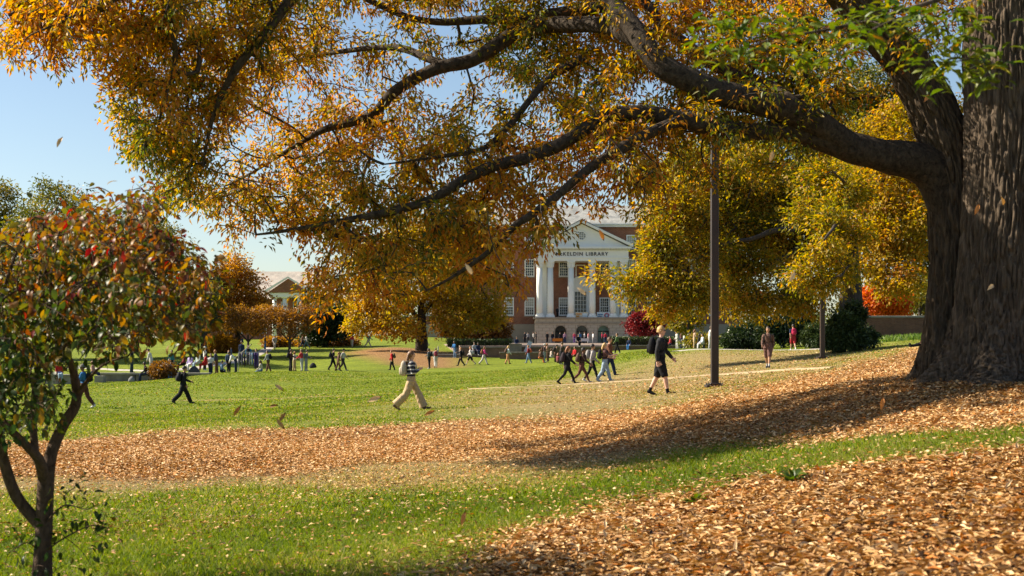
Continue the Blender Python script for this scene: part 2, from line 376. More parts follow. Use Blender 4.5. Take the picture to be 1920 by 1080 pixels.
def leaf_objects(parent, base, kind, C, dirs, ups, length, width, t, mat, name="leaf"):
    d, y, z = frames(dirs, ups); V, T = TEMPL[kind]
    for i in range(len(C)):
        b = int(np.clip(t[i], 0, .999)*12); key = (kind, mat.name, b)
        if key not in _leafmesh:
            _leafmesh[key] = mesh_np("leaf", V, T, [mat], {"t": ('FACE', np.full(len(T), (b+.5)/12))}, True)
        o = bpy.data.objects.new(name, _leafmesh[key]); COL.objects.link(o); o.parent = parent
        L, Wd = float(length[i]), float(width[i])
        M = Matrix(((d[i][0]*L, y[i][0]*Wd, z[i][0]*L, C[i][0]-base[0]), (d[i][1]*L, y[i][1]*Wd, z[i][1]*L, C[i][1]-base[1]), (d[i][2]*L, y[i][2]*Wd, z[i][2]*L, C[i][2]-base[2]), (0, 0, 0, 1)))
        o.matrix_local = M
def rnd_dirs(n, zs=1.0):
    d = R.normal(0, 1, (n, 3)); d[:, 2] *= zs; return d/np.linalg.norm(d, axis=1)[:, None]

def in_frame_xy(n, d0, d1, power=1.0, margin=.06):
    """random points of the ground within the wedge the place is seen in; uniform per square metre for power 1"""
    u = R.uniform(0, 1, n); y = np.sqrt(d0*d0+(d1*d1-d0*d0)*u) if power == 1 else d0*(d1/d0)**u
    return R.uniform(-.36-margin, .36+margin, n)*y, y
def build_litter():
    parts = []
    for n, d0, d1, ln, wd in [(160000, 4.5, 13, .062, .018), (330000, 12, 26, .054, .023), (210000, 24, 50, .066, .034), (60000, 46, 80, .12, .065)]:
        x, y = in_frame_xy(n, d0, d1); li, dr, ne = zones(x, y)
        keep = R.uniform(0, 1, n) < np.maximum(li**1.3*(.72+.28*(wob(x, y, .35) > -.35)), (.030+.10*dr*(y < 30)+.035*(wob(x, y, 1.3) > .4))*np.where(y > 26, .45, 1))
        x, y = x[keep], y[keep]; k = len(x)
        c = np.stack([x, y, ground(x, y)+wob(x, y, .45)*.012+R.uniform(.012, .05, k)], -1)
        d = rnd_dirs(k, .16); up = rnd_dirs(k, .6)*.5+np.array([-.12, 0, 1.])
        t = np.clip(R.normal(.54, .28, k)+.10*wob(x, y, .9)+.12*(y > 13), 0, .97); t[R.uniform(0, 1, k) < .05] = 1
        s = R.uniform(.4, 1.5, k); spz = zones(x, y)[0] < .3; s[spz] *= .72; t[spz] = np.clip(t[spz]-.10+R.normal(0, .18, spz.sum()), 0, 1)
        parts.append(scatter('diamond', c, d, up, ln*s, wd*R.uniform(.8, 1.6, k), t))
    off = 0; V = []; T = []; A = []
    for v, tr, a in parts: V.append(v); T.append(tr+off); A.append(a); off += len(v)
    o = obj_np("leaf_litter", np.vstack(V), np.vstack(T), LITTER, attr={"t": ('FACE', np.concatenate(A))})
    tag(o, "carpet of fallen tan and orange oak leaves on the lawn", "leaves", kind="stuff")
def build_grass():
    parts = []
    for n, d0, d1, h, wd in [(150000, 6.5, 13, .065, .007), (170000, 12, 24, .07, .012), (140000, 22, 50, .062, .03), (150000, 46, 112, .06, .07)]:
        x, y = in_frame_xy(n, d0, d1); li, dr, ne = zones(x, y)
        keep = R.uniform(0, 1, n) < (1-li)**1.4*(1-.35*dr)
        x, y = x[keep], y[keep]; dr = dr[keep]; k = len(x)
        c = np.stack([x, y, ground(x, y)-.006], -1)
        d = rnd_dirs(k, .2)*.75+np.array([.1, 0, 1.]); up = rnd_dirs(k, .2)
        patch = wob(x, y, .8)*.16+wob(x, y, .2)*.10
        t = np.clip(R.normal(.47, .22, k)+patch+.5*dr, 0, 1)
        parts.append(scatter('blade', c, d, up, h*R.uniform(.45, 1.15, k)*(1-.35*dr), wd*R.uniform(.7, 1.3, k), t))
    off = 0; V = []; T = []; A = []
    for v, tr, a in parts: V.append(v); T.append(tr+off); A.append(a); off += len(v)
    o = obj_np("grass", np.vstack(V), np.vstack(T), GRASS, attr={"t": ('FACE', np.concatenate(A))})
    tag(o, "short green lawn grass mixed with dry blades", "grass", kind="stuff")
build_litter(); build_grass()

# ------------------------------------------------------------------ trees
def grow(clusters, nodes0, r_tip=.004, droop=.1, rmax=.06, k_r=.0035, jitter=.12):
    """join every leaf clump to the nearest wood, nearest first; returns twig tubes"""
    C = np.asarray(clusters, float); base = np.asarray(nodes0, float); K = 5
    d0 = np.full(len(C), 1e9)
    for i in range(0, len(base), 200): d0 = np.minimum(d0, np.sqrt(((C[:, None]-base[None, i:i+200])**2).sum(-1)).min(1))
    order = np.argsort(d0); n0 = len(base)
    pos = np.empty((n0+len(C)*3, 3)); pos[:n0] = base; par = np.full(len(pos), -1); own = np.full(len(pos), -1); cnt = n0
    paths = np.empty((len(C), K, 3)); parent = np.full(len(C), -1)
    for rank, ci in enumerate(order):
        c = C[ci]; dd = ((pos[:cnt]-c)**2).sum(1); j = int(dd.argmin()); a = pos[j]
        L = math.sqrt(dd[j]); mid = (a+c)/2+R.normal(0, jitter, 3)*L+np.array([0, 0, droop*L])
        tt = np.linspace(0, 1, K)[:, None]; pth = (1-tt)**2*a+2*tt*(1-tt)*mid+tt**2*c
        paths[ci] = pth; parent[ci] = own[j]
        for q in (pth[2], pth[3], c): pos[cnt] = q; own[cnt] = ci; cnt += 1
    load = np.ones(len(C))
    for ci in order[::-1]:
        if parent[ci] >= 0: load[parent[ci]] += load[ci]
    r0 = np.minimum(rmax, r_tip+k_r*np.sqrt(load)); sides = 4
    tg = np.gradient(paths, axis=1); tg /= np.linalg.norm(tg, axis=2)[..., None]+1e-9
    ref = np.where(np.abs(tg[..., 2:3]) < .85, np.array([0, 0, 1.]), np.array([1., 0, 0]))
    u = np.cross(tg, ref); u /= np.linalg.norm(u, axis=2)[..., None]+1e-9; v = np.cross(tg, u)
    rad = r0[:, None]+(np.maximum(r_tip, r0*.72)-r0)[:, None]*np.linspace(0, 1, K)[None]
    an = np.arange(sides)*2*math.pi/sides
    V = paths[:, :, None]+rad[:, :, None, None]*(np.cos(an)[None, None, :, None]*u[:, :, None]+np.sin(an)[None, None, :, None]*v[:, :, None])
    i = (np.arange(len(C))*K*sides)[:, None, None]+np.arange(K-1)[None, :, None]*sides
    s = np.arange(sides)[None, None]; s2 = (s+1) % sides
    Q = np.stack([i+s, i+s2, i+sides+s2, i+sides+s], -1).reshape(-1, 4)
    out = paths[:, -1]-paths[:, -2]
    return V.reshape(-1, 3), Q, out/(np.linalg.norm(out, axis=1)[:, None]+1e-9)

def clump_leaves(C, out, per, rad, hue, spread=.12, droop=.45, flat=.7, spray=0.0):
    n = len(C); per = np.broadcast_to(per, n); idx = np.repeat(np.arange(n), per); k = len(idx)
    off = R.normal(0, 1, (k, 3))*np.array([1, 1, flat])
    off *= (rad*R.uniform(.15, 1, k)**.5/np.linalg.norm(off, axis=1))[:, None]
    pos = C[idx]+off-out[idx]*(R.uniform(-.15, 1, k)*spray)[:, None]
    d = off/rad*.7+out[idx]*.5+R.normal(0, .45, (k, 3))+np.array([0, 0, -droop])
    up = R.normal(0, .55, (k, 3))+np.array([0, 0, 1.])
    t = np.clip(hue[idx]+R.normal(0, spread, k), 0, 1)
    return pos, d, up, t

def limb_mesh(name, pts, rad, mat, parent, base, sides=10, n=24, bump=.04):
    p, r = smooth_path(pts, rad, n)
    if bump:
        w_ = np.linspace(0, 1, n); env = (np.sin(w_*math.pi)**.5)[:, None]; sd_ = R.uniform(0, 9, 3)
        arc = np.concatenate([[0], np.cumsum(np.linalg.norm(np.diff(p, axis=0), axis=1))])[:, None]
        p = p+env*(r[:, None]*.2+.012)*np.sin(arc*np.array([2.1, 2.6, 2.9])+sd_)*np.array([.4, .6, 1])
    V, Q = tube(p, r, sides)
    if bump:
        c = np.repeat(p, sides, 0); k = 1+bump*wob(V[:, 0]*2+V[:, 2], V[:, 1]*2-V[:, 2], .25)
        V = c+(V-c)*k[:, None]
    return obj_np(name, V, Q, mat, parent, smooth=True, origin=base), p

def make_tree(name, label, base, limbs, blobs, leafmat_, leaf=(.16, .10), n_cl=300, per=30, rad=.6, hue=(.3, .2), bark=BARK_DARK, group=None, cat="tree",
              kind='diamond', droop=.25, shell=.55, crown="crown", spread=.12, twig=True, k_r=.012):
    """trunk and limbs as given, crown of leaf clumps through the given ellipsoids (centre, radii, weight)"""
    leaf = (leaf[0]*1.3, leaf[1]*1.45); per = int(per*1.5)
    base = np.asarray(base, float); root = empty(name, base); tag(root, label, cat, group)
    nodes = []
    for j, (pts, rd) in enumerate(limbs):
        o, p = limb_mesh("trunk" if j == 0 else "limb", pts, rd, bark, root, base, 10 if j == 0 else 7, 20)
        nodes.append(p[(6 if j == 0 else 3):])
    nodes = np.vstack(nodes)
    wts = np.array([b[2]*b[1][0]*b[1][2] for b in blobs]); wts = wts/wts.sum(); C = []; H = []
    for (c, r, w_), f in zip(blobs, wts):
        n = max(4, int(n_cl*f)); q = R.normal(0, 1, (n, 3)); q /= np.linalg.norm(q, axis=1)[:, None]
        q *= (shell+(1-shell)*R.uniform(0, 1, n))[:, None]*R.uniform(.75, 1.12, n)[:, None]
        C.append(np.asarray(c)+q*np.asarray(r)); H.append(np.full(n, R.normal(0, .05)))
    C = np.vstack(C); H = np.concatenate(H)
    g = ground(C[:, 0], C[:, 1])+.25; ok = C[:, 2] > g; C = C[ok]; H = H[ok]
    V, Q, out = grow(C, nodes, .012, .08, .2, k_r)
    if twig: obj_np("branches", V, Q, bark, root, smooth=True, origin=base)["kind"] = "stuff"
    hh = np.clip(R.normal(hue[0], hue[1], len(C))+H, 0, 1)
    pos, d, up, t = clump_leaves(C, out, per, rad, hh, spread, droop)
    Lv, T, A = scatter(kind, pos, d, up, leaf[0]*R.uniform(.6, 1.25, len(pos)), leaf[1]*R.uniform(.7, 1.2, len(pos)), t)
    o = obj_np(crown, Lv, T, leafmat_, root, attr={"t": ('FACE', A)}, origin=base); o["kind"] = "stuff"
    return root
# ------------------------------------------------------------------ the great willow oak
def bark_stem(name, pts, rad, parent, base, sides=150, n=230, flare=.0, lobes=5, ph=0.0, amp=.034, zref=0.0, mat=None):
    p, r = smooth_path(pts, rad, n); V, Q = tube(p, np.ones(n), sides)
    c = np.repeat(p, sides, 0); u = V-c; th = np.tile(np.arange(sides)*2*math.pi/sides, n); rr = np.repeat(r, sides)
    h = c[:, 2]-zref
    if flare:
        fl = flare*np.exp(-np.maximum(h, 0)/.42)*(.45+.55*np.maximum(0, np.cos(lobes*th+ph+.8*np.sin(th*2)))**1.0)
        rr = rr*(1+fl+.05*np.exp(-np.maximum(h, 0)/1.6)*np.cos(lobes*th+ph))
    out = np.empty(len(V)); q = c+u*rr[:, None]
    for i in range(len(V)):
        a = u[i]*rr[i]*23.0; z = q[i][2]*2.6
        w1 = noise.noise((a[0]+z*.12, a[1], z)); w2 = noise.noise((a[0]*1.6, a[1]*1.6, z*3.1+9))
        out[i] = .9-2.2*max(0, .32-abs(w1))/.32*.75+w2*.55
    q = q+u*(out*amp)[:, None]
    return obj_np(name, q, Q, mat or BARK, parent, smooth=True, origin=base), p

def oak():
    base = np.array([6.35, 19.0, gz(6.35, 19.0)]); root = empty("oak_tree", base)
    tag(root, "huge double-stemmed oak with spreading orange and gold crown over the leaf-covered slope", "tree")
    zb = base[2]-.25
    sA = P(1802, 650, 19.5); sB = P(1898, 650, 18.7)
    nodes = []
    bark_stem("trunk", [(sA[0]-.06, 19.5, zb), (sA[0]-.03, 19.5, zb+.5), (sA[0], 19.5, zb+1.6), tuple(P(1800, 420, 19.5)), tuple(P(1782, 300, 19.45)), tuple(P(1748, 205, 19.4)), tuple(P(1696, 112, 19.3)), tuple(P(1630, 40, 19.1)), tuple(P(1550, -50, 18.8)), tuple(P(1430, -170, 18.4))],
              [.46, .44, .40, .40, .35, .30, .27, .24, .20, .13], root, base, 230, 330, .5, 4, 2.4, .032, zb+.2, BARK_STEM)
    bark_stem("trunk", [(sB[0], 18.7, zb), (sB[0], 18.7, zb+.6), (sB[0]+.02, 18.7, zb+2), tuple(P(1905, 300, 18.7)), tuple(P(1900, 0, 18.8)), tuple(P(1960, -400, 19.2)), tuple(P(2080, -900, 20))],
              [.80, .70, .65, .62, .58, .48, .3], root, base, 320, 380, .6, 5, .9, .034, zb+.25)
    L = {}
    def bough(key, pts, rad, n=40, sides=14):
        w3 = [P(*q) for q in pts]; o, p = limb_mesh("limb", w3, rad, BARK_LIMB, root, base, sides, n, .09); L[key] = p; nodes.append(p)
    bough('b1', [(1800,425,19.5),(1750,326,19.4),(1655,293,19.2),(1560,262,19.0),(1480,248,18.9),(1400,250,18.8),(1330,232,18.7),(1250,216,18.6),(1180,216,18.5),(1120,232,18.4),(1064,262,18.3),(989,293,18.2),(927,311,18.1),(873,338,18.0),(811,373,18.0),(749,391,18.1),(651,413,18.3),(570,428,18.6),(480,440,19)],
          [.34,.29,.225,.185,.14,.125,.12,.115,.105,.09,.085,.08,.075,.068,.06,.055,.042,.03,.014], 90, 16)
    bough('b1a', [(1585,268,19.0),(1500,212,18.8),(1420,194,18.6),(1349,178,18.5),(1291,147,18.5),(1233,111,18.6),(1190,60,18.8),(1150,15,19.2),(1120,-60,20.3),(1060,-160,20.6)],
          [.17,.18,.175,.165,.155,.15,.14,.13,.10,.05], 50)
    bough('b1c', [(1500,212,18.9),(1440,165,19.8),(1367,135,20.6),(1300,100,21),(1240,40,21.4),(1180,-40,22),(1100,-120,22.6)], [.12,.115,.105,.10,.085,.07,.03], 40)
    bough('b2', [(1290,222,18.65),(1240,240,18.3),(1195,258,17.9),(1140,293,17.6),(1091,329,17.3),(1042,369,17.1),(990,405,17.0),(967,420,17),(913,475,17),(850,520,17.2),(800,545,17.4)], [.08,.075,.07,.066,.06,.05,.045,.04,.032,.022,.01], 50, 10)
    bough('b3', [(1200,75,18.8),(1120,45,19.8),(1040,48,20.4),(971,64,20.5),(891,107,20.5),(820,125,20.5),(765,158,20.5),(735,180,20.5),(695,218,20.6),(615,238,20.8),(560,270,21),(480,320,21.3),(420,350,21.6)], [.13,.12,.115,.11,.105,.095,.085,.08,.07,.05,.035,.022,.01], 60, 12)
    bough('b4', [(1150,10,20.1),(1060,20,20.8),(960,38,21.2),(900,36,21.4),(811,38,21.6),(753,29,21.8),(687,0,22),(620,-40,22.3),(540,-60,22.6)], [.1,.08,.07,.065,.055,.05,.042,.03,.015], 40, 9)
    bough('b5', [(840,122,20.5),(790,104,20.8),(749,93,21.2),(678,91,21.6),(620,98,22),(540,120,22.3),(460,150,22.6)], [.06,.055,.05,.042,.034,.025,.01], 36, 8)
    bough('b6', [(1090,110,20),(1040,140,19.6),(1007,173,19.2),(949,240,18.8),(900,280,18.6),(820,296,18.5),(720,308,18.6)], [.06,.055,.05,.045,.036,.025,.01], 36, 8)
    bough('b7', [(1120,-60,20.3),(960,-110,20),(800,-90,19.4),(660,-70,18.8),(560,-10,18.4),(500,60,18.2),(440,130,18.1),(400,220,18.2),(380,310,18.3)], [.12,.11,.1,.09,.075,.06,.05,.03,.012], 50, 9)
    bough('b8', [(660,-70,18.8),(520,-90,18),(380,-60,17.4),(260,-20,17),(160,20,16.8),(70,60,16.7)], [.08,.07,.06,.045,.03,.01], 36, 8)
    bough('b9', [(300,-35,17.1),(320,40,17.5),(330,110,17.8),(310,180,18),(290,260,18.2)], [.045,.04,.032,.022,.01], 24, 8)
    # limb of the right stem reaching over the viewer and drooping back into view with greener leaves
    nearb = [(6.5,18.5,7.5),(6.2,16.5,8.6),(5.4,13.5,8.6),(4.6,10.8,7.3),(3.9,8.9,5.4),tuple(P(1900,-90,7.9)),tuple(P(1790,-20,7.6)),tuple(P(1680,20,7.5)),tuple(P(1560,55,7.4)),tuple(P(1440,75,7.3))]
    o, p = limb_mesh("limb", nearb, [.24,.2,.16,.12,.07,.022,.014,.011,.008,.004], BARK, root, base, 12, 70, .03)
    nearnodes = p[46:]
    # upper limbs of the right stem, above the picture
    for q in [[(6.7,18.8,8),(4.5,19.5,10.5),(1,20.5,12)],[(6.9,19,9),(9,18.5,11),(12,18.5,12.5)],[(6.9,19,9.5),(7,21.5,12),(6.5,24,13.5)]]:
        o, p = limb_mesh("limb", q, [.26,.18,.05], BARK, root, base, 10, 24, .05); nodes.append(p[6:])
    nodes = np.vstack(nodes)
    # leaf clumps: how thickly the crown fills each 40-pixel cell of the photo, at real depths round the boughs
    rows = {-120:"789999999999999999999999999999999999999988887766", -80:"899999999999999986699999999999999999999988887766", -40:"999999999999999975679999999999999999999977665544",
      0:"999999999999999922555688888899999999999955544222", 40:"999999999999999733444588999999999999999944433111", 80:"575499999999999433333468889999999999999933322111",
      120:"000237999999964333442007888899999999999933311000", 160:"000006999999534445441226658899999999988822200000", 200:"000007999996357777765557747888888887776600000000",
      240:"000004999983488888888888788888777666655400000000", 280:"000000699843788884688888587777774344322000000000", 320:"000000058967888888588888677655543222110000000000",
      360:"000000057877888888888888887632220000000000000000", 400:"000000000056357888888887742000000000000000000000", 440:"000000000003122777777777750000000000000000000000",
      480:"000000000000006777666577000000000000000000000000", 520:"000000000000007765433224300000000000000000000000", 560:"000000000000002230000000000000000000000000000000"}
    C = []; H = []
    allp = nodes
    for y0, s in rows.items():
        assert len(s) == 48, (y0, len(s))
        for i, ch in enumerate(s):
            lam = (int(ch)/9)**1.38*9*.88
            if y0 < -40: lam *= .8
            for _ in range(R.poisson(lam)):
                px = i*40+R.uniform(0, 40); py = y0+R.uniform(0, 40)
                # depth follows the wood that passes near this line of sight
                j = R.choice(len(allp), 60); q = allp[j]; qx = 960+q[:, 0]/q[:, 1]*F; qy = HY-(q[:, 2]-CAMZ)/q[:, 1]*F
                kk = np.argmin((qx-px)**2+(qy-py)**2)
                d = q[kk][1]+abs(R.normal(0, 1.2))+.35-(R.uniform() < .3)*R.uniform(0, 1.6)
                d = min(max(d, 15.2), 25.5)
                C.append(P(px, py, d)); H.append(.38+.10*math.sin(px*.011+py*.006)+.10*math.sin(px*.004-py*.013+2)+(.06 if px < 480 and py < 120 else 0)+(.18 if py > 430 else 0)+R.normal(0, .13))
    for _ in range(330):                                   # crown above and behind the picture
        a = R.uniform(0, 6.28); rr = R.uniform(.3, 1)**.5
        C.append(np.array([1.5+math.cos(a)*rr*10, 20.5+math.sin(a)*rr*4.5, R.uniform(7.6, 12.5)])); H.append(.45+R.normal(0, .12))
    C = np.array(C); H = np.clip(np.array(H), 0, 1)
    V, Q, out = grow(C, nodes, .0035, .06, .05, .0036, .14)
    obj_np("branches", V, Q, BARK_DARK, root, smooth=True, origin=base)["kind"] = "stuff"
    per = np.where(C[:, 2] > 7.5, 50, 44)
    pos, d, up, t = clump_leaves(C, out, per, .17, H, .18, .55, .8, .34)
    big = np.repeat(np.where(C[:, 2] > 7.5, 1.7, 1.0), per)
    ln = .098*R.uniform(.6, 1.2, len(pos))*big; wd = .032*R.uniform(.75, 1.3, len(pos))*big
    inside = (np.abs(pos[:, 0]/pos[:, 1]) < .35) & ((pos[:, 2]-CAMZ)/pos[:, 1] < .235)
    near = np.argsort(np.where(inside, pos[:, 1]-ln*20, 99))[:300]
    rest = np.ones(len(pos), bool); rest[near] = False
    LV, T, A = scatter('diamond', pos[rest], d[rest], up[rest], ln[rest], wd[rest], t[rest])
    obj_np("crown", LV, T, OAK_LEAF, root, attr={"t": ('FACE', A)}, origin=base)["kind"] = "stuff"
    leaf_objects(root, base, 'lance', pos[near], d[near], up[near], ln[near]*1.05, wd[near]*1.1, t[near], OAK_LEAF)
    # the drooping near branch: every leaf its own
    tips = [(1310,75),(1335,40),(1352,105),(1380,60),(1395,95),(1420,45),(1440,110),(1465,75),(1490,40),(1500,115),(1528,70),(1545,110),(1570,45),(1590,90),(1615,30),(1620,70),(1650,45),(1672,10),(1690,60),(1725,25),(1732,85),(1760,50),(1765,110),(1742,140),(1795,20),(1805,75),(1840,105),(1858,150),(1868,120),(1830,45),(1780,130),(1815,130)]
    TC = np.array([P(a, b, 7.4+R.normal(0, .22)) for a, b in tips])
    V, Q, o2 = grow(TC, nearnodes, .0016, .05, .006, .0009, .1)
    obj_np("twigs", V, Q, BARK_DARK, root, smooth=True, origin=base)["kind"] = "stuff"
    idx = np.repeat(np.arange(len(TC)), 9); k = len(idx); az = R.uniform(0, 6.28, k)
    dd = np.stack([np.cos(az), np.sin(az), R.uniform(-.75, .35, k)], -1)+o2[idx]*.35
    pos = TC[idx]+R.normal(0, .022, (k, 3)); up = R.normal(0, .4, (k, 3))+np.array([0, 0, 1.])
    tt = np.clip(R.normal(.48, .2, k), 0, .9); tt[R.uniform(0, 1, k) < .05] = .99
    leaf_objects(root, base, 'lance', pos, dd, up, .104*R.uniform(.65, 1.15, k), .029*R.uniform(.8, 1.25, k), tt, GREEN_OAK_LEAF)
    k = 420; i2 = R.integers(0, len(TC), k); az = R.uniform(0, 6.28, k); pos = TC[i2]+R.normal(0, 1, (k, 3))*np.array([.07, .12, .05])
    dd = np.stack([np.cos(az), np.sin(az), R.uniform(-.75, .35, k)], -1); up = R.normal(0, .4, (k, 3))+np.array([0, 0, 1.])
    LV, T, A = scatter('lance', pos, dd, up, .10*R.uniform(.65, 1.15, k), .028*R.uniform(.8, 1.25, k), np.clip(R.normal(.45, .22, k), 0, .97))
    obj_np("foliage", LV, T, GREEN_OAK_LEAF, root, attr={"t": ('FACE', A)}, origin=base)["kind"] = "stuff"
oak()

# ------------------------------------------------------------------ the dogwood close by on the left
def dogwood():
    D = 9.0; base = P(78, 1090, D); base[2] = gz(base[0], D); root = empty("dogwood_tree", base)
    tag(root, "small multi-stemmed dogwood with dark green and red leaves at the near lawn edge", "tree")
    nodes = []
    b0 = base-np.array([0, 0, .08])
    def lb(pts, rad, nm="limb"):
        w3 = [b0 if q is None else P(*q) for q in pts]
        o, p = limb_mesh(nm, w3, rad, BARK_RED, root, base, 12, 30, .09); nodes.append(p)
    lb([None,(79,1010,D),(80,950,D),(84,890,D),(92,870,D)], [.075,.058,.055,.052,.04], "trunk")
    lb([(82,990,D),(58,970,D),(28,930,D-.05),(8,870,D-.1),(-6,800,D-.15),(-30,720,D-.2),(-70,620,D-.3),(-110,520,D-.4)], [.05,.042,.038,.034,.03,.026,.02,.01])
    lb([(86,900,D),(96,850,D+.05),(118,800,D+.1),(140,765,D+.12),(144,735,D+.12),(138,690,D+.1),(124,650,D+.05),(128,590,D),(160,540,D-.05),(220,490,D-.1),(290,450,D-.1)], [.046,.04,.036,.034,.03,.026,.024,.02,.017,.013,.006])
    lb([(84,900,D),(72,860,D-.1),(55,838,D-.15),(30,812,D-.2),(5,785,D-.3),(-20,720,D-.35),(-20,640,D-.4),(10,540,D-.5),(40,450,D-.5)], [.04,.034,.03,.026,.024,.02,.017,.012,.006])
    lb([(66,850,D-.12),(62,790,D-.05),(66,720,D+.1),(84,640,D+.25),(120,560,D+.4),(150,470,D+.5)], [.026,.023,.02,.017,.013,.007])
    lb([(128,590,D),(90,520,D-.2),(70,450,D-.3)], [.016,.012,.006])
    lb([(126,640,D+.05),(200,610,D+.1),(280,585,D+.1),(350,560,D+.05)], [.016,.012,.009,.005])
    lb([(142,740,D+.12),(190,690,D-.1),(240,668,D-.2)], [.012,.008,.004])
    lb([(81,985,D),(120,945,D-.15),(165,955,D-.2)], [.007,.005,.003])
    lb([(79,1040,D),(120,1010,D-.1),(170,985,D-.12),(205,990,D-.1)], [.007,.005,.004,.003])
    lb([(79,1040,D),(50,1020,D-.1),(25,1030,D-.15)], [.006,.004,.003])
    nodes = np.vstack(nodes)
    top = [(-700,560),(-500,480),(-300,430),(-100,415),(0,425),(60,415),(110,392),(160,378),(205,372),(250,366),(275,378),(300,412),(340,430),(385,448),(408,490),(410,560),(392,600),(372,632),(330,645),(300,638),(250,668),(215,652),(185,660),(158,655),(150,690),(120,725),(105,790),(60,810),(0,835),(-200,800),(-450,760),(-650,680)]
    pv = np.array(top, float)
    C = []; H = []
    while len(C) < 1700:
        px = R.uniform(-600, 415); py = R.uniform(365, 835)
        if poly_field(pv, np.array([px]), np.array([py]))[0]+22*float(wob(np.array([px]), np.array([py]), 14)[0]) < 6: continue
        if px < -60 and R.uniform() < .72: continue
        dep = D+R.normal(0, .62)
        if py > 700 and R.uniform() < .2: continue
        C.append(P(px, py, dep))
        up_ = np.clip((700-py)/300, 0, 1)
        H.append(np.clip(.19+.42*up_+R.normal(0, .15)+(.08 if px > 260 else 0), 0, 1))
    for a, b in [(150,905),(120,930),(165,940),(200,960),(135,960),(180,1000),(215,985),(110,1000),(150,1030),(120,1060),(60,1000),(20,1020),(40,1045),(10,1060),(90,1020),(30,990),(185,945),(105,925),(95,960),(70,1060),(160,975),(200,1010),(140,915),(100,1075),(170,1060)]:
        C.append(P(a, b, D-.12+R.normal(0, .05))); H.append(.2+R.normal(0, .1))
    for a, b in [(262,352),(240,358),(280,362),(205,362),(160,368),(300,395),(110,380),(-40,400),(60,402)]:
        for _ in range(2): C.append(P(a+R.normal(0, 6), b+R.normal(0, 5), D+R.normal(0, .2))); H.append(.62+R.normal(0, .1))
    C = np.array(C); H = np.array(H); n1 = 1700
    V, Q, out = grow(C, nodes, .0016, .06, .012, .0012, .12)
    obj_np("twigs", V, Q, BARK_RED, root, smooth=True, origin=base)["kind"] = "stuff"
    per = np.full(len(C), 6); per[n1:] = 4
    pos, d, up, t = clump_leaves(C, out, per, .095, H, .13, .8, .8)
    lit = (R.uniform(0, 1, len(pos)) < .05); t[lit] = np.clip(t[lit]+.3, 0, 1)  # a random few leaves moved further along the palette
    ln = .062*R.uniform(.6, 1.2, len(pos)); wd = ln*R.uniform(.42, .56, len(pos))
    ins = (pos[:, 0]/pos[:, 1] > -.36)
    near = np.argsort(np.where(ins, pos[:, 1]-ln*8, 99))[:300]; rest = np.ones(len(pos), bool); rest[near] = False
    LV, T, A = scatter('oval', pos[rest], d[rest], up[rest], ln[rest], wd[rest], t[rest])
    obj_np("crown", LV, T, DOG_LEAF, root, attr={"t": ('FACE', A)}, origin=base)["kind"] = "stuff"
    leaf_objects(root, base, 'oval', pos[near], d[near], up[near], ln[near], wd[near], t[near], DOG_LEAF)
dogwood()

# ------------------------------------------------------------------ trees and shrubs behind
YEL_LEAF = leafmat("golden_leaf", [(0, (.13, .135, .018)), (.3, (.34, .26, .027)), (.6, (.52, .31, .032)), (.85, (.50, .21, .03)), (1, (.44, .13, .025))], .58)
OLIVE_LEAF = leafmat("olive_leaf", [(0, (.035, .055, .012)), (.4, (.11, .125, .022)), (.75, (.23, .20, .03)), (1, (.36, .23, .035))], .4)
ORANGE_LEAF = leafmat("orange_leaf", [(0, (.22, .12, .02)), (.5, (.46, .23, .03)), (1, (.54, .19, .025))], .5)
RED_LEAF = leafmat("red_leaf", [(0, (.07, .01, .012)), (.5, (.19, .025, .028)), (1, (.30, .06, .05))], .35)
FLAME_LEAF = leafmat("flame_leaf", [(0, (.40, .06, .015)), (.5, (.62, .12, .02)), (1, (.62, .22, .03))], .45)
DARK_LEAF = leafmat("evergreen_leaf", [(0, (.012, .026, .010)), (.5, (.028, .05, .016)), (1, (.07, .10, .028))], .2)
BROWN_LEAF = leafmat("brown_leaf", [(0, (.14, .07, .022)), (.5, (.32, .15, .035)), (1, (.44, .25, .05))], .42)
def eb(px, py, d, rx, rz, ry=None, w_=1.0):
    """crown lobe given by its place and half sizes in photo pixels"""
    s = d/F; return (P(px, py, d), (rx*s, (ry if ry else rx)*s, rz*s), w_)
def gb(px, d): return on_ground(px, d)
def trunk_to(px, d, py_top, r, lean=0):
    b = gb(px, d); t = P(px+lean, py_top, d); return b, ([tuple(b-np.array([0,0,.3])), tuple(b*.6+t*.4), tuple(t)], [r*1.25, r, r*.5])

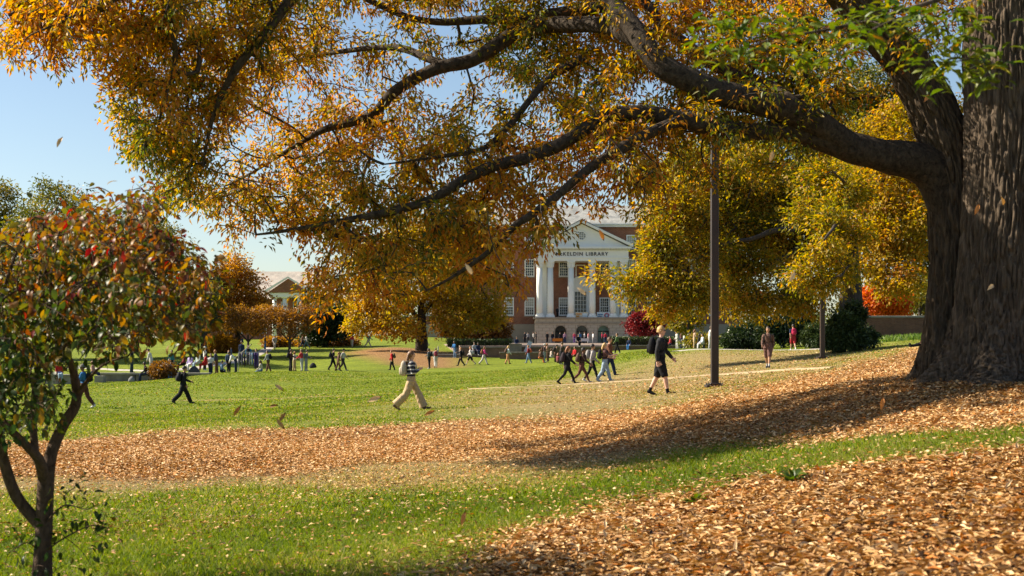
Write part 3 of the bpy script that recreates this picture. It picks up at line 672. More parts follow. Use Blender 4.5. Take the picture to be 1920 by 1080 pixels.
# broad green-gold oak right of the library
b, tr = trunk_to(1598, 76, 430, .55)
make_tree("oak_tree", "broad green and gold oak with low arching limbs between library and brick wall", b,
  [tr, ([P(1597,520,76),P(1560,478,76),P(1500,468,75),P(1455,492,74),P(1410,512,73),P(1380,545,72)],[.3,.24,.2,.16,.11,.05]),
   ([P(1597,500,76),P(1540,440,75),P(1470,430,73),P(1400,450,72),P(1350,460,71),P(1290,500,70)],[.26,.2,.16,.12,.09,.03]),
   ([P(1596,480,76),P(1520,370,77),P(1420,330,78),P(1320,330,78),P(1240,370,77)],[.28,.2,.14,.09,.03]),
   ([P(1597,545,75.5),P(1560,525,74),P(1500,545,72),P(1450,560,71)],[.16,.12,.08,.03]),([P(1598,450,76),P(1590,420,70),P(1570,420,64),P(1545,450,61)],[.22,.16,.1,.04]),([P(1590,420,70),P(1600,480,65),P(1575,520,62)],[.12,.08,.03]),([P(1590,420,70),P(1585,350,66),P(1560,320,64)],[.12,.08,.03])],
  [eb(1240,470,70,48,85),eb(1190,535,69,48,34),eb(1125,515,68,14,10,None,1.5),eb(1218,345,73,40,34),eb(1285,300,76,55,45),eb(1400,310,78,80,45),eb(1272,400,72,68,80),eb(1330,350,75,90,70),eb(1290,545,70,70,50),eb(1400,560,72,90,38),eb(1380,380,76,90,70),eb(1480,380,77,90,75),eb(1490,560,73,70,35),eb(1550,440,76,60,80),eb(1330,470,71,60,50,None,.5),eb(1430,500,73,70,40,None,.4),eb(1430,440,75,75,55),eb(1340,420,74,70,50),eb(1380,500,73,60,40),eb(1480,470,76,60,50),eb(1545,535,63,34,22),eb(1505,520,63,36,26),eb(1580,505,64,30,30),eb(1545,470,63,40,28),eb(1600,440,65,34,34),eb(1560,415,64,36,30),eb(1515,400,66,40,34),eb(1590,360,66,40,40),eb(1540,330,68,44,40),eb(1240,585,70,30,18)],
  YEL_LEAF, (.17,.075), 2300, 30, .75, (.26,.2), BARK_DARK, group="trees round the lawn", spread=.18, k_r=.006, shell=.2)
# golden tree behind the brick wall
b, tr = trunk_to(1752, 112, 400, .5)
make_tree("beech_tree", "tall golden tree close behind the great oak trunk", b, [tr,([P(1752,480,112),P(1700,420,111),P(1650,330,110)],[.3,.2,.06])],
  [eb(1690,250,112,60,85),eb(1650,350,110,70,70),eb(1700,430,108,75,70),eb(1640,480,108,50,55),eb(1720,340,112,60,70),eb(1800,300,114,90,120),eb(1690,520,107,55,40),eb(1600,300,114,40,90,None,.6),eb(1850,480,112,70,80),eb(1630,420,109,50,60),eb(1740,200,113,50,60)],
  YEL_LEAF, (.24,.12), 1150, 34, .95, (.42,.14), group="trees round the lawn", spread=.14, k_r=.008)
b, tr = trunk_to(1585, 135, 300, .5)
make_tree("green_tree", "dull green tree showing between the oak boughs and the golden tree", b, [tr], [eb(1590,230,135,70,70),eb(1560,320,135,70,80),eb(1620,160,137,60,60),eb(1480,300,138,80,60),eb(1380,270,140,80,50),eb(1450,380,140,90,70),eb(1330,350,142,70,60),eb(1650,300,136,60,80),eb(1740,440,132,50,80),eb(1690,200,136,60,60),eb(1740,540,132,40,50)], OLIVE_LEAF, (.3,.16), 1000, 32, 1.1, (.5,.18), group="trees round the lawn", k_r=.01)
b, tr = trunk_to(1655, 125, 545, .12)
make_tree("maple_tree", "flame-red small maple above the brick wall", b, [tr,([P(1648,600,125),P(1640,570,125),P(1630,550,125)],[.07,.05,.03]),([P(1656,600,125),P(1668,570,125),P(1680,555,125)],[.07,.05,.03])],
  [eb(1655,565,125,50,26),eb(1635,550,125,30,18),eb(1680,575,125,30,18)], FLAME_LEAF, (.2,.13), 170, 26, .6, (.5,.2), group="trees round the lawn")
b, tr = trunk_to(1725, 128, 560, .2)
make_tree("green_tree", "yellow-green tree over the wall beside the great oak trunk", b, [tr,([P(1725,585,128),P(1745,560,128),P(1790,550,128)],[.12,.09,.04])], [eb(1720,560,130,60,35),eb(1790,560,130,60,50),eb(1640,570,140,90,25)], OLIVE_LEAF, (.26,.15), 230, 26, .8, (.65,.15), group="trees round the lawn")
# golden tree left of the library
b, tr = trunk_to(790, 160, 560, .62)
make_tree("ginkgo_tree", "golden tree with dark trunk left of the library", b, [tr,([P(790,600,160),P(740,560,159),P(690,560,158)],[.3,.2,.08]),([P(790,590,160),P(840,540,160),P(900,540,160)],[.3,.2,.08])],
  [eb(720,555,158,70,55),eb(680,600,157,45,35),eb(740,615,156,60,24),eb(800,520,160,90,60),eb(880,540,160,70,60),eb(860,600,158,55,30),eb(790,460,164,90,60),eb(700,490,164,60,50),eb(910,590,162,40,30),eb(880,470,165,60,45)],
  YEL_LEAF, (.28,.17), 900, 32, .95, (.47,.13), group="trees round the lawn", spread=.12, k_r=.01)
b, tr = trunk_to(445, 165, 560, .3)
make_tree("orange_tree", "round orange tree before the pale-roofed building", b, [tr,([P(445,610,165),P(420,570,165),P(400,540,165)],[.2,.12,.05])],
  [eb(445,560,165,58,62),eb(440,515,166,35,40),eb(410,590,163,50,35),eb(480,590,164,30,40),eb(400,545,166,40,40),eb(340,580,168,60,50)], ORANGE_LEAF, (.28,.16), 520, 30, .9, (.5,.2), group="trees round the lawn", k_r=.01)
b, tr = trunk_to(382, 150, 600, .32)
make_tree("dark_tree", "dark-trunked tree standing behind the dogwood crown", b, [tr,([P(384,630,150),P(400,600,150),P(420,590,150)],[.15,.1,.04])], [eb(370,560,150,50,45),eb(320,600,150,60,30),eb(250,570,150,70,50)], OLIVE_LEAF, (.26,.15), 320, 28, .9, (.5,.2), group="trees round the lawn")
for px, d, lab, hu, rx in [(543,150,"small spreading crab-apple with bare lower fork on the shaded lawn",.35,52),(465,152,"small rusty crab-apple behind the clothes rack",.55,50)]:
    b, tr = trunk_to(px, d, 628, .16)
    make_tree("crabapple_tree", lab, b, [tr,([P(px,640,d),P(px-18,622,d),P(px-30,612,d)],[.1,.07,.03]),([P(px,642,d),P(px+18,622,d),P(px+34,612,d)],[.1,.07,.03])],
      [eb(px,604,d,rx,24),eb(px-25,590,d,28,18),eb(px+22,590,d,26,18)], BROWN_LEAF, (.18,.10), 190, 22, .6, (hu,.2), group="crab-apples on the lawn", k_r=.008)
# olive trees far left
for px, d, top, lab, bl in [(110,140,420,"olive-green tree with ragged crown behind the dogwood",[eb(110,400,140,75,70),eb(60,450,140,60,60),eb(150,470,141,70,60),eb(80,540,140,90,60),eb(160,560,140,90,50)]),
                       (-20,150,430,"olive tree cut by the picture edge behind the dogwood",[eb(-10,380,150,45,60),eb(-40,450,150,70,70),eb(0,540,150,80,70)]),
                       (255,165,450,"olive-brown tree between dogwood and oak foliage",[eb(255,440,165,55,45),eb(230,500,165,80,50),eb(300,470,166,50,60),eb(290,540,165,80,50)])]:
    b, tr = trunk_to(px, d, top, .35)
    make_tree("olive_tree", lab, b, [tr], bl, OLIVE_LEAF, (.26,.13), 560, 26, .95, (.55,.16), group="olive trees at the lawn end", k_r=.009)
# evergreens
b, tr = trunk_to(610, 172, 600, .2)
make_tree("magnolia_tree", "dark glossy evergreen between crab-apple and golden tree", b, [tr], [eb(612,605,172,40,40),eb(640,600,173,30,36),eb(590,620,172,30,26)], DARK_LEAF, (.3,.17), 330, 26, .7, (.5,.25), group="evergreens")
b, tr = trunk_to(905, 205, 590, .3)
make_tree("holly_tree", "dark brown-green tree beside the library's left wing", b, [tr], [eb(905,612,205,50,30),eb(880,600,205,40,34),eb(935,620,204,30,22),eb(850,600,207,40,36)], BROWN_LEAF, (.34,.19), 420, 26, .9, (.12,.12), group="evergreens", k_r=.008)
b, tr = trunk_to(1578, 71.5, 560, .2)
make_tree("cedar_tree", "dark cedar behind the second lamp post", b, [tr], [eb(1580,612,71,20,22),eb(1592,636,71,28,12),eb(1620,634,73,20,10),eb(1600,590,72,16,20),eb(1562,640,71,18,10)], DARK_LEAF, (.17,.06), 420, 24, .42, (.8,.25), group="evergreens")
def shrub(name, label, px, d, rx, rz, py, mat, leaf, n, per, rad, hue, group=None, extra=()):
    b = gb(px, d); b2 = [tuple(b-np.array([0,0,.1])), tuple(P(px, py, d))]
    return make_tree(name, label, b, [(b2,[.06,.03])], [eb(px, py, d, rx, rz)]+[eb(*e) for e in extra], mat, leaf, n, per, rad, hue, BARK_DARK, group, "shrub", shell=.4, crown="foliage")
shrub("yew_bush", "spreading dark yew left of the man in brown shirt", 1398, 98, 34, 22, 632, DARK_LEAF, (.22,.06), 260, 26, .38, (.6,.25), "yews by the path", [(1375,640,97,22,14),(1425,640,97,20,14)])
shrub("yew_bush", "rounded green yew beside the second lamp post", 1530, 97, 26, 20, 632, DARK_LEAF, (.22,.06), 240, 26, .36, (.7,.22), "yews by the path", [(1545,640,96,18,12)])
shrub("yew_bush", "broad dark yew against the brick wall end", 1590, 98, 36, 20, 630, DARK_LEAF, (.22,.06), 260, 26, .4, (.5,.25), "yews by the path", [(1620,635,98,24,14)])
shrub("yew_bush", "deep shaded yew behind the walker with red backpack", 1470, 108, 40, 32, 615, DARK_LEAF, (.24,.07), 340, 26, .5, (.25,.2), "yews by the path", [(1430,620,108,30,26),(1500,610,109,30,36)])
shrub("maple_bush", "crimson bush at the library's right corner", 1210, 212, 36, 24, 606, RED_LEAF, (.28,.17), 300, 28, .8, (.5,.25))
shrub("green_bush", "yellow-green bush by the seated group right of the hedge", 1305, 122, 30, 12, 640, OLIVE_LEAF, (.2,.11), 130, 24, .4, (.75,.2), "bushes right of the plaza", [(1280,600,125,36,24),(1330,640,120,20,12)])
shrub("rusty_bush", "rust-leaved bush among the seated students by the stone wall", 306, 97, 24, 15, 696, BROWN_LEAF, (.13,.075), 170, 22, .4, (.2,.25), "rusty bushes")
for px, rx, lab in [(520,30,"rust-brown bush left of the crab-apple trunk"),(585,34,"rust-brown bush right of the crab-apple trunk"),(640,36,"rust-brown bush left of the person in red")]:
    shrub("rusty_bush", lab, px, 176, rx, 10, 644, BROWN_LEAF, (.26,.15), 150, 22, .5, (.6,.25), "rusty bushes")
shrub("grass_clump", "tan ornamental grass clump near the far path", 415, 160, 26, 14, 646, BROWN_LEAF, (.5,.06), 150, 26, .5, (.7,.2))
# far wood closing the horizon
def far_wood():
    C = []; H = []
    for _ in range(900):
        x = R.uniform(-170, 170); y = R.uniform(275, 330)
        if -30 < x < 60 and y < 300: y += 40
        C.append((x, y, gz(x, y)+R.uniform(.5, 7.5+2.5*math.sin(x*.06)+1.5*math.sin(x*.19)))); H.append(.45+.2*math.sin(x*.07)+R.normal(0, .12))
    C = np.array(C); H = np.clip(np.array(H), 0, 1); out = np.tile([0, 0, 1.], (len(C), 1))
    pos, d, up, t = clump_leaves(C, out, 55, 2.0, H, .12, .2)
    Lv, T, A = scatter('diamond', pos, d, up, .75*R.uniform(.6, 1.2, len(pos)), .45*R.uniform(.7, 1.2, len(pos)), t)
    tag(obj_np("treeline", Lv, T, OLIVE_LEAF, attr={"t": ('FACE', A)}), "distant autumn woodland closing the campus horizon", "woodland", kind="stuff")
far_wood()
# ------------------------------------------------------------------ buildings
def brickmat(name, c0, c1, mortar, sx, sy, mixn=.35):
    m, t, b = nodes_of(name); L = t.links.new
    tc = N(t, "ShaderNodeTexCoord"); mp = N(t, "ShaderNodeMapping"); mp.inputs["Rotation"].default_value = (math.radians(90), 0, 0)
    L(tc.outputs["Object"], mp.inputs[0])
    br = N(t, "ShaderNodeTexBrick", Scale=1.0); br.inputs["Color1"].default_value = (*c0, 1); br.inputs["Color2"].default_value = (*c1, 1)
    br.inputs["Mortar"].default_value = (*mortar, 1); br.inputs["Brick Width"].default_value = sx; br.inputs["Row Height"].default_value = sy
    br.inputs["Mortar Size"].default_value = min(.012, sy*.1); L(mp.outputs[0], br.inputs["Vector"])
    nz = N(t, "ShaderNodeTexNoise", Scale=.6, Detail=6.0); L(tc.outputs["Object"], nz.inputs["Vector"])
    r = ramp(t, [(.3, (.7, .7, .7)), (.7, (1.2, 1.15, 1.1))]); L(nz.outputs[0], r.inputs[0])
    mx = N(t, "ShaderNodeMix", data_type='RGBA', blend_type='MULTIPLY'); mx.inputs[0].default_value = 1
    L(br.outputs[0], mx.inputs[6]); L(r.outputs[0], mx.inputs[7]); L(mx.outputs[2], b.inputs["Base Color"])
    b.inputs["Roughness"].default_value = .85; b.inputs["Specular IOR Level"].default_value = .2; return m
BRICK = brickmat("red_brick", (.22, .075, .04), (.30, .105, .055), (.30, .22, .17), .22, .075)
BRICK_DARK = brickmat("old_brick", (.13, .055, .035), (.20, .085, .05), (.2, .16, .12), .22, .075)
STONE = plain("limestone", (.30, .25, .19), .85, .16, .9, .1)
STONE_B = plain("limestone_block", (.47, .40, .31), .85, .2, .5, .1)
WHITE = plain("white_paint", (.80, .79, .76), .5, .04, .6)
SLATE = brickmat("slate", (.25, .26, .26), (.33, .34, .33), (.17, .18, .18), .5, .28)
SLATE_P = brickmat("pale_slate", (.42, .38, .34), (.50, .46, .41), (.34, .31, .28), .6, .32)
GLASS = plain("window_glass", (.03, .04, .05), .08, .3, 1.5, 0, .6)
GLASS_G = plain("green_glass", (.10, .24, .21), .12, .2, 1.5, 0, .6)
BLIND = plain("window_blind", (.42, .40, .35), .7, .1, 2)
DARKV = plain("dark_interior", (.02, .02, .02), .9)
BLACKP = plain("black_letters", (.03, .03, .035), .5)
WALLST = plain("wall_stone", (.20, .175, .15), .9, .3, 2.2, .5)
WALLBR = brickmat("plaza_brick", (.15, .09, .065), (.20, .12, .09), (.18, .14, .11), .22, .075)
COPING = plain("pale_coping", (.27, .25, .215), .85, .2, 2.5, .2)

def library():
    D = 235.0; s = D/F
    X = lambda px: (px-960)*s
    Z = lambda py: CAMZ+(HY-py)*s
    cx = X(1091); base = np.array([cx, D, Z(643)-.4]); root = empty("library_building", base)
    tag(root, "red brick library with white columned portico, pediment and slate roof", "building")
    def fin(mb, name, mat, parent=None, bevel=0, smooth=False):
        mb.v = [(x-base[0], y-base[1], z-base[2]) for x, y, z in mb.v]
        return mb.build(name, mat, parent or root, bevel, smooth)
    DW = D+5.0                                            # plane of the brick front
    x0, x1 = X(792), X(1390); zb = base[2]
    # brick front with openings left for the windows: piers and spandrels round each column of windows
    ZR = [(556, 590.6), (482, 516), (436, 463)]
    cols = []
    for k in range(4): cols += [X(974.2-k*39.4)-X(9.7), ]
    xs_left = [X(993.5-k*39.4) for k in range(6)]
    xs_right = [2*cx-x for x in xs_left]
    xs_mid = [X(1059), X(1137)]
    wins = [(x, r) for x in xs_left+xs_right for r in range(3)]+[(x, r) for x in xs_mid for r in range(2)]
    hw = 9.4*s
    allx = sorted(set(xs_left+xs_right+xs_mid))
    mb = MB(); prev = x0
    for x in allx+[None]:
        a = (x-hw) if x is not None else x1
        mb.box(prev, a, DW, DW+1.2, zb, Z(421)); prev = (x+hw) if x is not None else None
    wall = fin(mb, "wall", BRICK)
    for x in allx:
        mb = MB()
        rows = sorted([ZR[r] for (wx, r) in wins if wx == x], key=lambda q: -q[1])
        z = zb
        for top, bot in rows:
            mb.box(x-hw, x+hw, DW+.004, DW+1.196, z, Z(bot)); z = Z(top)
        mb.box(x-hw, x+hw, DW+.004, DW+1.196, z, Z(421)-.004)
        for i in range(0, len(mb.v), 8): fin(MB().add(mb.v[i:i+8], [(0,3,2,1),(4,5,6,7),(0,1,5,4),(1,2,6,5),(2,3,7,6),(3,0,4,7)]), "spandrel", BRICK, wall)
    # windows
    def window(x, zlo, zhi, nx=4, ny=6, half=hw, y=DW):
        mb = MB(); t = .17
        mb.box(x-half, x-half+t, y-.06, y+.25, zlo, zhi).box(x+half-t, x+half, y-.06, y+.25, zlo, zhi)
        mb.box(x-half+t, x+half-t, y-.06, y+.25, zhi-t, zhi).box(x-half+t, x+half-t, y-.06, y+.25, zlo, zlo+t)
        wd = fin(mb, "window", WHITE)
        mb = MB(); mb.box(x-half+t, x+half-t, y+.14, y+.17, zlo+t, zhi-t); fin(mb, "pane", GLASS, wd)
        mb = MB(); w2 = 2*(half-t); h2 = zhi-zlo-2*t
        for i in range(1, nx): mb.box(x-half+t+w2*i/nx-.025, x-half+t+w2*i/nx+.025, y+.06, y+.135, zlo+t, zhi-t)
        for j in range(1, ny): mb.box(x-half+t, x+half-t, y+.065, y+.13, zlo+t+h2*j/ny-(.06 if j*2 == ny else .025), zlo+t+h2*j/ny+(.06 if j*2 == ny else .025))
        fin(mb, "glazing_bars", WHITE, wd)
        if R.uniform() < .45: fin(MB().box(x-half+t+.02, x+half-t-.02, y+.136, y+.139, zhi-t-(zhi-zlo)*R.uniform(.15, .6), zhi-t-.01), "blind", BLIND, wd)
        mb = MB(); mb.box(x-half-.12, x+half+.12, y-.16, y-.003, zlo-.16, zlo-.002); fin(mb, "sill", STONE, wd)
    for x, r in wins:
        top, bot = ZR[r]; window(x, Z(bot), Z(top), 4, 4 if r == 2 else 6)
    # stone base of the wings, cornice, roof
    fin(MB().box(x0-.1, X(1003), DW-.35, DW-.004, zb, Z(607)), "plinth", STONE); fin(MB().box(X(1179), x1+.1, DW-.35, DW-.004, zb, Z(607)), "plinth", STONE)
    mb = MB(); mb.box(x0-.5, x1+.5, DW-.5, DW+1.3, Z(421), Z(417)).box(x0-.8, x1+.8, DW-.9, DW+1.3, Z(417)+.002, Z(415)); fin(mb, "cornice", WHITE)
    zr0, zr1 = Z(415), Z(371); ya, yb = DW-.9, DW+21
    mb = MB(); ym = (ya+yb)/2; h = 5
    mb.add([(x0-.8,ya,zr0),(x1+.8,ya,zr0),(x1+.8,yb,zr0),(x0-.8,yb,zr0),(x0+h,ym-2,zr1),(x1-h,ym-2,zr1),(x1-h,ym+2,zr1),(x0+h,ym+2,zr1)],
           [(0,1,5,4),(1,2,6,5),(2,3,7,6),(3,0,4,7),(4,5,6,7),(3,2,1,0)])
    roof = fin(mb, "roof", SLATE)
    mb = MB()
    for px in (858, 1052, 1300): mb.box(X(px)-.9, X(px)+.9, ym-3, ym-1.4, zr1-1.5, zr1+1.9)
    mb.v = mb.v
    for k, px in enumerate((870, 1310)):
        mb = MB(); mb.box(X(px)-.9, X(px)+.9, ym-3, ym-1.4, zr1-1.5, zr1+1.6).box(X(px)-1, X(px)+1, ym-3.1, ym-1.3, zr1+1.602, zr1+1.8); fin(mb, "chimney", BRICK, roof)
    mb = MB(); mb.box(x0, x1, DW+1.2, DW+20, zb, Z(421)-.01); fin(mb, "rear_block", BRICK)
    # podium with three arches
    pl, pr = X(1003), X(1179); zt = Z(598); arches = [X(1051), X(1091), X(1131.5)]; ar = 10.4*s; zs = Z(621)
    mb = MB(); edges = [pl]+[v for a in arches for v in (a-ar, a+ar)]+[pr]
    for i in range(0, len(edges), 2): mb.box(edges[i], edges[i+1], D, D+4.99, zb, zt)
    for a in arches:
        n = 14; q = [(a-ar*math.cos(math.pi*i/n), zs+ar*math.sin(math.pi*i/n)) for i in range(n+1)]
        for i in range(n):
            (xa, za), (xb, zb2) = q[i], q[i+1]
            mb.add([(xa,D+.003,za),(xb,D+.003,zb2),(xb,D+.003,zt),(xa,D+.003,zt),(xa,D+1.4,za),(xb,D+1.4,zb2),(xb,D+1.4,zt),(xa,D+1.4,zt)],[(0,1,2,3),(7,6,5,4),(0,4,5,1)])
    podium = fin(mb, "podium", STONE)
    mb = MB(); mb.box(pl-.25, pr+.25, D-.3, D+5, zt+.002, zt+.28).box(pl-.12, pr+.12, D-.14, D-.002, Z(607), Z(605)); fin(mb, "podium_cornice", STONE, podium)
    # stone courses
    nrow = 8; h = (zt-(Z(643)))/nrow; cache = {}
    for r in range(nrow):
        z = Z(643)+r*h; bw = 1.22; x = pl-(bw/2 if r % 2 else 0)
        while x < pr:
            a, b2 = max(x, pl), min(x+bw, pr); x += bw
            segs = [(a, b2)]
            for ac in arches:
                top = z+h*.5
                half = ar+.16 if top < zs else math.sqrt(max(0, (ar+.16)**2-(top-zs)**2))
                if z-zs > ar+.1: half = 0
                if half <= 0: continue
                ns = []
                for u, v in segs:
                    if v <= ac-half or u >= ac+half: ns.append((u, v)); continue
                    if u < ac-half: ns.append((u, ac-half))
                    if v > ac+half: ns.append((ac+half, v))
                segs = ns
            for u, v in segs:
                if v-u < .15: continue
                w_ = round(v-u-.07, 2); key = (w_,)
                if key not in cache:
                    cache[key] = MB().box(-w_/2, w_/2, -.045, -.003, .035, h-.035).mesh("stone_block", STONE_B)
                o = bpy.data.objects.new("stone_block", cache[key]); link(o, podium); o.location = ((u+v)/2-base[0], 0, z-base[2])
    for k, a in enumerate(arches):
        mb = MB(); mb.box(a-ar, a+ar, D+.9, D+.94, zs+.05, zs+ar); gl = MB()
        n = 14; q = [(a-ar*math.cos(math.pi*i/n), zs+.06+ar*math.sin(math.pi*i/n)) for i in range(n+1)]
        dr = fin(MB().box(a-ar, a+ar, D+1.1, D+1.15, zb, zs-.02), "entrance_door", GLASS if k < 2 else GLASS_G)
        fin(MB().prism(q, D+.9, D+.94), "fanlight", GLASS if k < 2 else GLASS_G, dr)
        bars = MB().box(a-ar, a+ar, D+.86, D+.99, zs-.08, zs+.06)
        for t in (-1, -.34, .34, 1): bars.box(a+t*(ar-.06)-.05, a+t*(ar-.06)+.05, D+1.0, D+1.095, zb, zs-.085)
        fin(bars, "door_frame", DARKV, dr)
    # columns
    zc0, zc1 = zt+.28, Z(489); cr = 6.2*s
    for px in (1012, 1032, 1071, 1111, 1150, 1170):
        x = X(px); y = D+.75
        prof = [(cr, zc0+.62), (cr*.99, zc0+2.5), (cr*.95, zc0+5), (cr*.86, zc1-1.1)]
        col = fin(MB().lathe(x, y, prof, 24), "column", WHITE, None, 0, True)
        fin(MB().box(x-cr*1.32, x+cr*1.32, y-cr*1.32, y+cr*1.32, zc0+.002, zc0+.24).lathe(x, y, [(cr*1.27, zc0+.242), (cr*1.3, zc0+.36), (cr*1.12, zc0+.45), (cr*1.16, zc0+.55), (cr*1.0, zc0+.62)], 20), "column_base", WHITE, col)
        cap = MB().lathe(x, y, [(cr*.88, zc1-1.1), (cr*.95, zc1-1.0), (cr*.9, zc1-.9), (cr*.98, zc1-.6), (cr*1.12, zc1-.35), (cr*1.2, zc1-.22)], 16).box(x-cr*1.22, x+cr*1.22, y-cr*1.22, y+cr*1.22, zc1-.218, zc1-.01)
        for i in range(8):
            an = i*math.pi/4+.39; ux, uy = math.cos(an), math.sin(an)
            cap.box(x+ux*cr*1.02-.1, x+ux*cr*1.02+.1, y+uy*cr*1.02-.1, y+uy*cr*1.02+.1, zc1-.95, zc1-.55)
            cap.box(x+ux*cr*1.14-.09, x+ux*cr*1.14+.09, y+uy*cr*1.14-.09, y+uy*cr*1.14+.09, zc1-.5, zc1-.24)
        fin(cap, "capital", WHITE, col)
    for px in (1021.5, 1160.5):
        x = X(px); fin(MB().box(x-.45, x+.45, DW-.25, DW-.003, zc0, zc1), "pilaster", WHITE)
    # entablature, pediment
    xa, xb = X(1003.5), X(1178.5)
    ent = fin(MB().box(xa, xb, D+.1, DW-.004, zc1, Z(484)).box(xa-.08, xb+.08, D+.0, DW-.006, Z(484)+.002, Z(481.5)).box(xa, xb, D+.08, DW-.005, Z(481.5)+.002, Z(469)), "entablature", WHITE)
    dn = MB()
    n = 62
    for i in range(n): xx = xa+(xb-xa)*(i+.5)/n; dn.box(xx-.08, xx+.08, D-.16, D+.07, Z(468.8), Z(466.4))
    dn = fin(dn, "dentils", WHITE, ent); dn["kind"] = "stuff"
    ped = fin(MB().prism([(X(1003), Z(462.5)), (X(1179), Z(462.5)), (X(1091), Z(419.5))], D+.25, D+4.5), "pediment", WHITE)
    mb = MB().box(X(998.5), X(1183.5), D-.55, DW-.01, Z(466.3), Z(462.6))
    fin(mb, "cornice", WHITE, ped)
    for sg in (-1, 1):
        xe = cx+sg*(X(1183.5)-cx); poly = [(xe, Z(462.4)), (cx, Z(417.5)), (cx, Z(413.5)), (xe+sg*.3, Z(458.6)), (xe+sg*.3, Z(462.4))]
        fin(MB().prism(poly, D-.6, D+4.6), "raking_cornice", WHITE, ped)
    fin(MB().prism([(cx+sg_, z_) for sg_, z_ in [(-(X(1184)-cx), Z(458.2)), (0, Z(413.0)), (X(1184)-cx, Z(458.2)), (0, Z(410.5))]], D-.5, D+12), "portico_roof", SLATE)
    # round window
    zc = Z(442); rr = 7.2*s; n = 28
    ring = [(cx+rr*math.cos(2*math.pi*i/n), zc+rr*math.sin(2*math.pi*i/n)) for i in range(n)]
    rw = MB(); ro = rr*1.24
    for i in range(n):
        a0, a1 = 2*math.pi*i/n, 2*math.pi*(i+1)/n
        pts = [(cx+r*math.cos(a), zc+r*math.sin(a)) for r, a in ((rr, a0), (ro, a0), (ro, a1), (rr, a1))]; rw.prism(pts, D+.12, D+.247)
    rw = fin(rw, "round_window", WHITE)
    fin(MB().prism(ring, D+.2, D+.245), "pane", GLASS, rw)
    g = MB()
    for k in (-.5, 0, .5):
        w_ = math.sqrt(1-k*k)*rr; g.box(cx+k*rr-.04, cx+k*rr+.04, D+.15, D+.195, zc-w_, zc+w_); g.box(cx-w_, cx+w_, D+.155, D+.19, zc+k*rr-.04, zc+k*rr+.04)
    fin(g, "glazing_bars", WHITE, rw)
    # balcony door with arched white surround
    a = cx; n = 14; q = [(a-1.62, zc0), (a-1.62, Z(532))]+[(a-1.62*math.cos(math.pi*i/n), Z(532)+1.5*math.sin(math.pi*i/n)) for i in range(1, n)]+[(a+1.62, Z(532)), (a+1.62, zc0)]
    dr = fin(MB().prism(q, DW-.3, DW-.004), "balcony_door", WHITE)
    fin(MB().box(a-.95, a+.95, DW-.34, DW-.303, zc0, Z(545)), "pane", GLASS, dr)
    g = MB()
    for i in range(1, 4): g.box(a-.95+1.9*i/4-.035, a-.95+1.9*i/4+.035, DW-.39, DW-.345, zc0, Z(545))
    for j in range(1, 6): zz = zc0+(Z(545)-zc0)*j/6; g.box(a-.95, a+.95, DW-.385, DW-.35, zz-.03, zz+.03)
    fin(g, "glazing_bars", WHITE, dr)
    window(cx, Z(527), Z(493), 4, 6, hw, DW-.01)
    # lettering
    cu = bpy.data.curves.new("lettering", 'FONT'); cu.body = "McKELDIN LIBRARY"; cu.size = .82; cu.space_character = 1.22; cu.align_x = 'CENTER'; cu.extrude = .03; cu.offset = .012
    to = bpy.data.objects.new("lettering", cu); COL.objects.link(to)
    dg = bpy.context.evaluated_depsgraph_get(); me = bpy.data.meshes.new_from_object(to.evaluated_get(dg)); bpy.data.objects.remove(to)
    me.materials.clear(); me.materials.append(BLACKP)
    xs = [v.co.x for v in me.vertices]; k = (98*s)/(max(xs)-min(xs))
    lo = bpy.data.objects.new("lettering", me); link(lo, ent); lo.rotation_euler = (math.radians(90), 0, 0); lo.scale = (k, 1.0, 1)
    lo.location = (0, D+.04-base[1], Z(479.2)-base[2])
    # low rail behind the balcony edge
    rl = MB()
    for p0, p1 in [(1040,1062),(1158,1166)]: rl.box(X(p0), X(p1), D+.6, D+.65, zc0+.9, zc0+.96)
    # banners tied between the columns
    BAN1 = plain("cream_banner", (.62, .55, .42), .7, .25, .7); BAN2 = plain("pale_blue_banner", (.55, .62, .66), .7, .2, .9)
    ORB = plain("orange_print", (.6, .25, .05), .7); RD = plain("red_print", (.45, .05, .06), .7); BL = plain("blue_print", (.07, .16, .32), .7)
    def banner(px0, px1, mat, lab, marks):
        xa, xb = X(px0), X(px1); z0, z1 = Z(597), Z(585); y = D+.3
        o = empty("banner", ((xa+xb)/2, y, z0)); tag(o, lab, "banner", "banners on the portico")
        n = 10; V = []
        for i in range(n+1):
            t = i/n; x = (t-.5)*(xb-xa); sag = .05*math.sin(t*math.pi); yy = .04*math.sin(t*9)
            V += [(x, yy, -sag), (x, yy, z1-z0-sag), (x, yy+.02, -sag), (x, yy+.02, z1-z0-sag)]
        fs = []
        for i in range(n): a = i*4; fs += [(a, a+4, a+5, a+1), (a+2, a+3, a+7, a+6), (a+1, a+5, a+7, a+3), (a, a+2, a+6, a+4)]
        sh = MB().add(V, fs).build("cloth", mat, o)
        for nm, m_, bx in marks:
            g = MB()
            for (u0, u1, v0, v1) in bx: g.box((u0-.5)*(xb-xa), (u1-.5)*(xb-xa), -.075, -.06, v0*(z1-z0), v1*(z1-z0))
            g.build(nm, m_, o)
    banner(1079, 1103, BAN1, "cream banner with orange print between the middle columns", [("print", ORB, [(.06,.5,.62,.8),(.06,.3,.2,.45)]), ("border", BAN2, [(.55,.94,.2,.8)])])
    banner(1119.5, 1144, BAN2, "pale blue banner with red and navy ring emblem", [("print", BL, [(.06,.45,.55,.7),(.06,.4,.3,.4)])])
    em = bpy.data.objects["banner.001"] if "banner.001" in bpy.data.objects else None
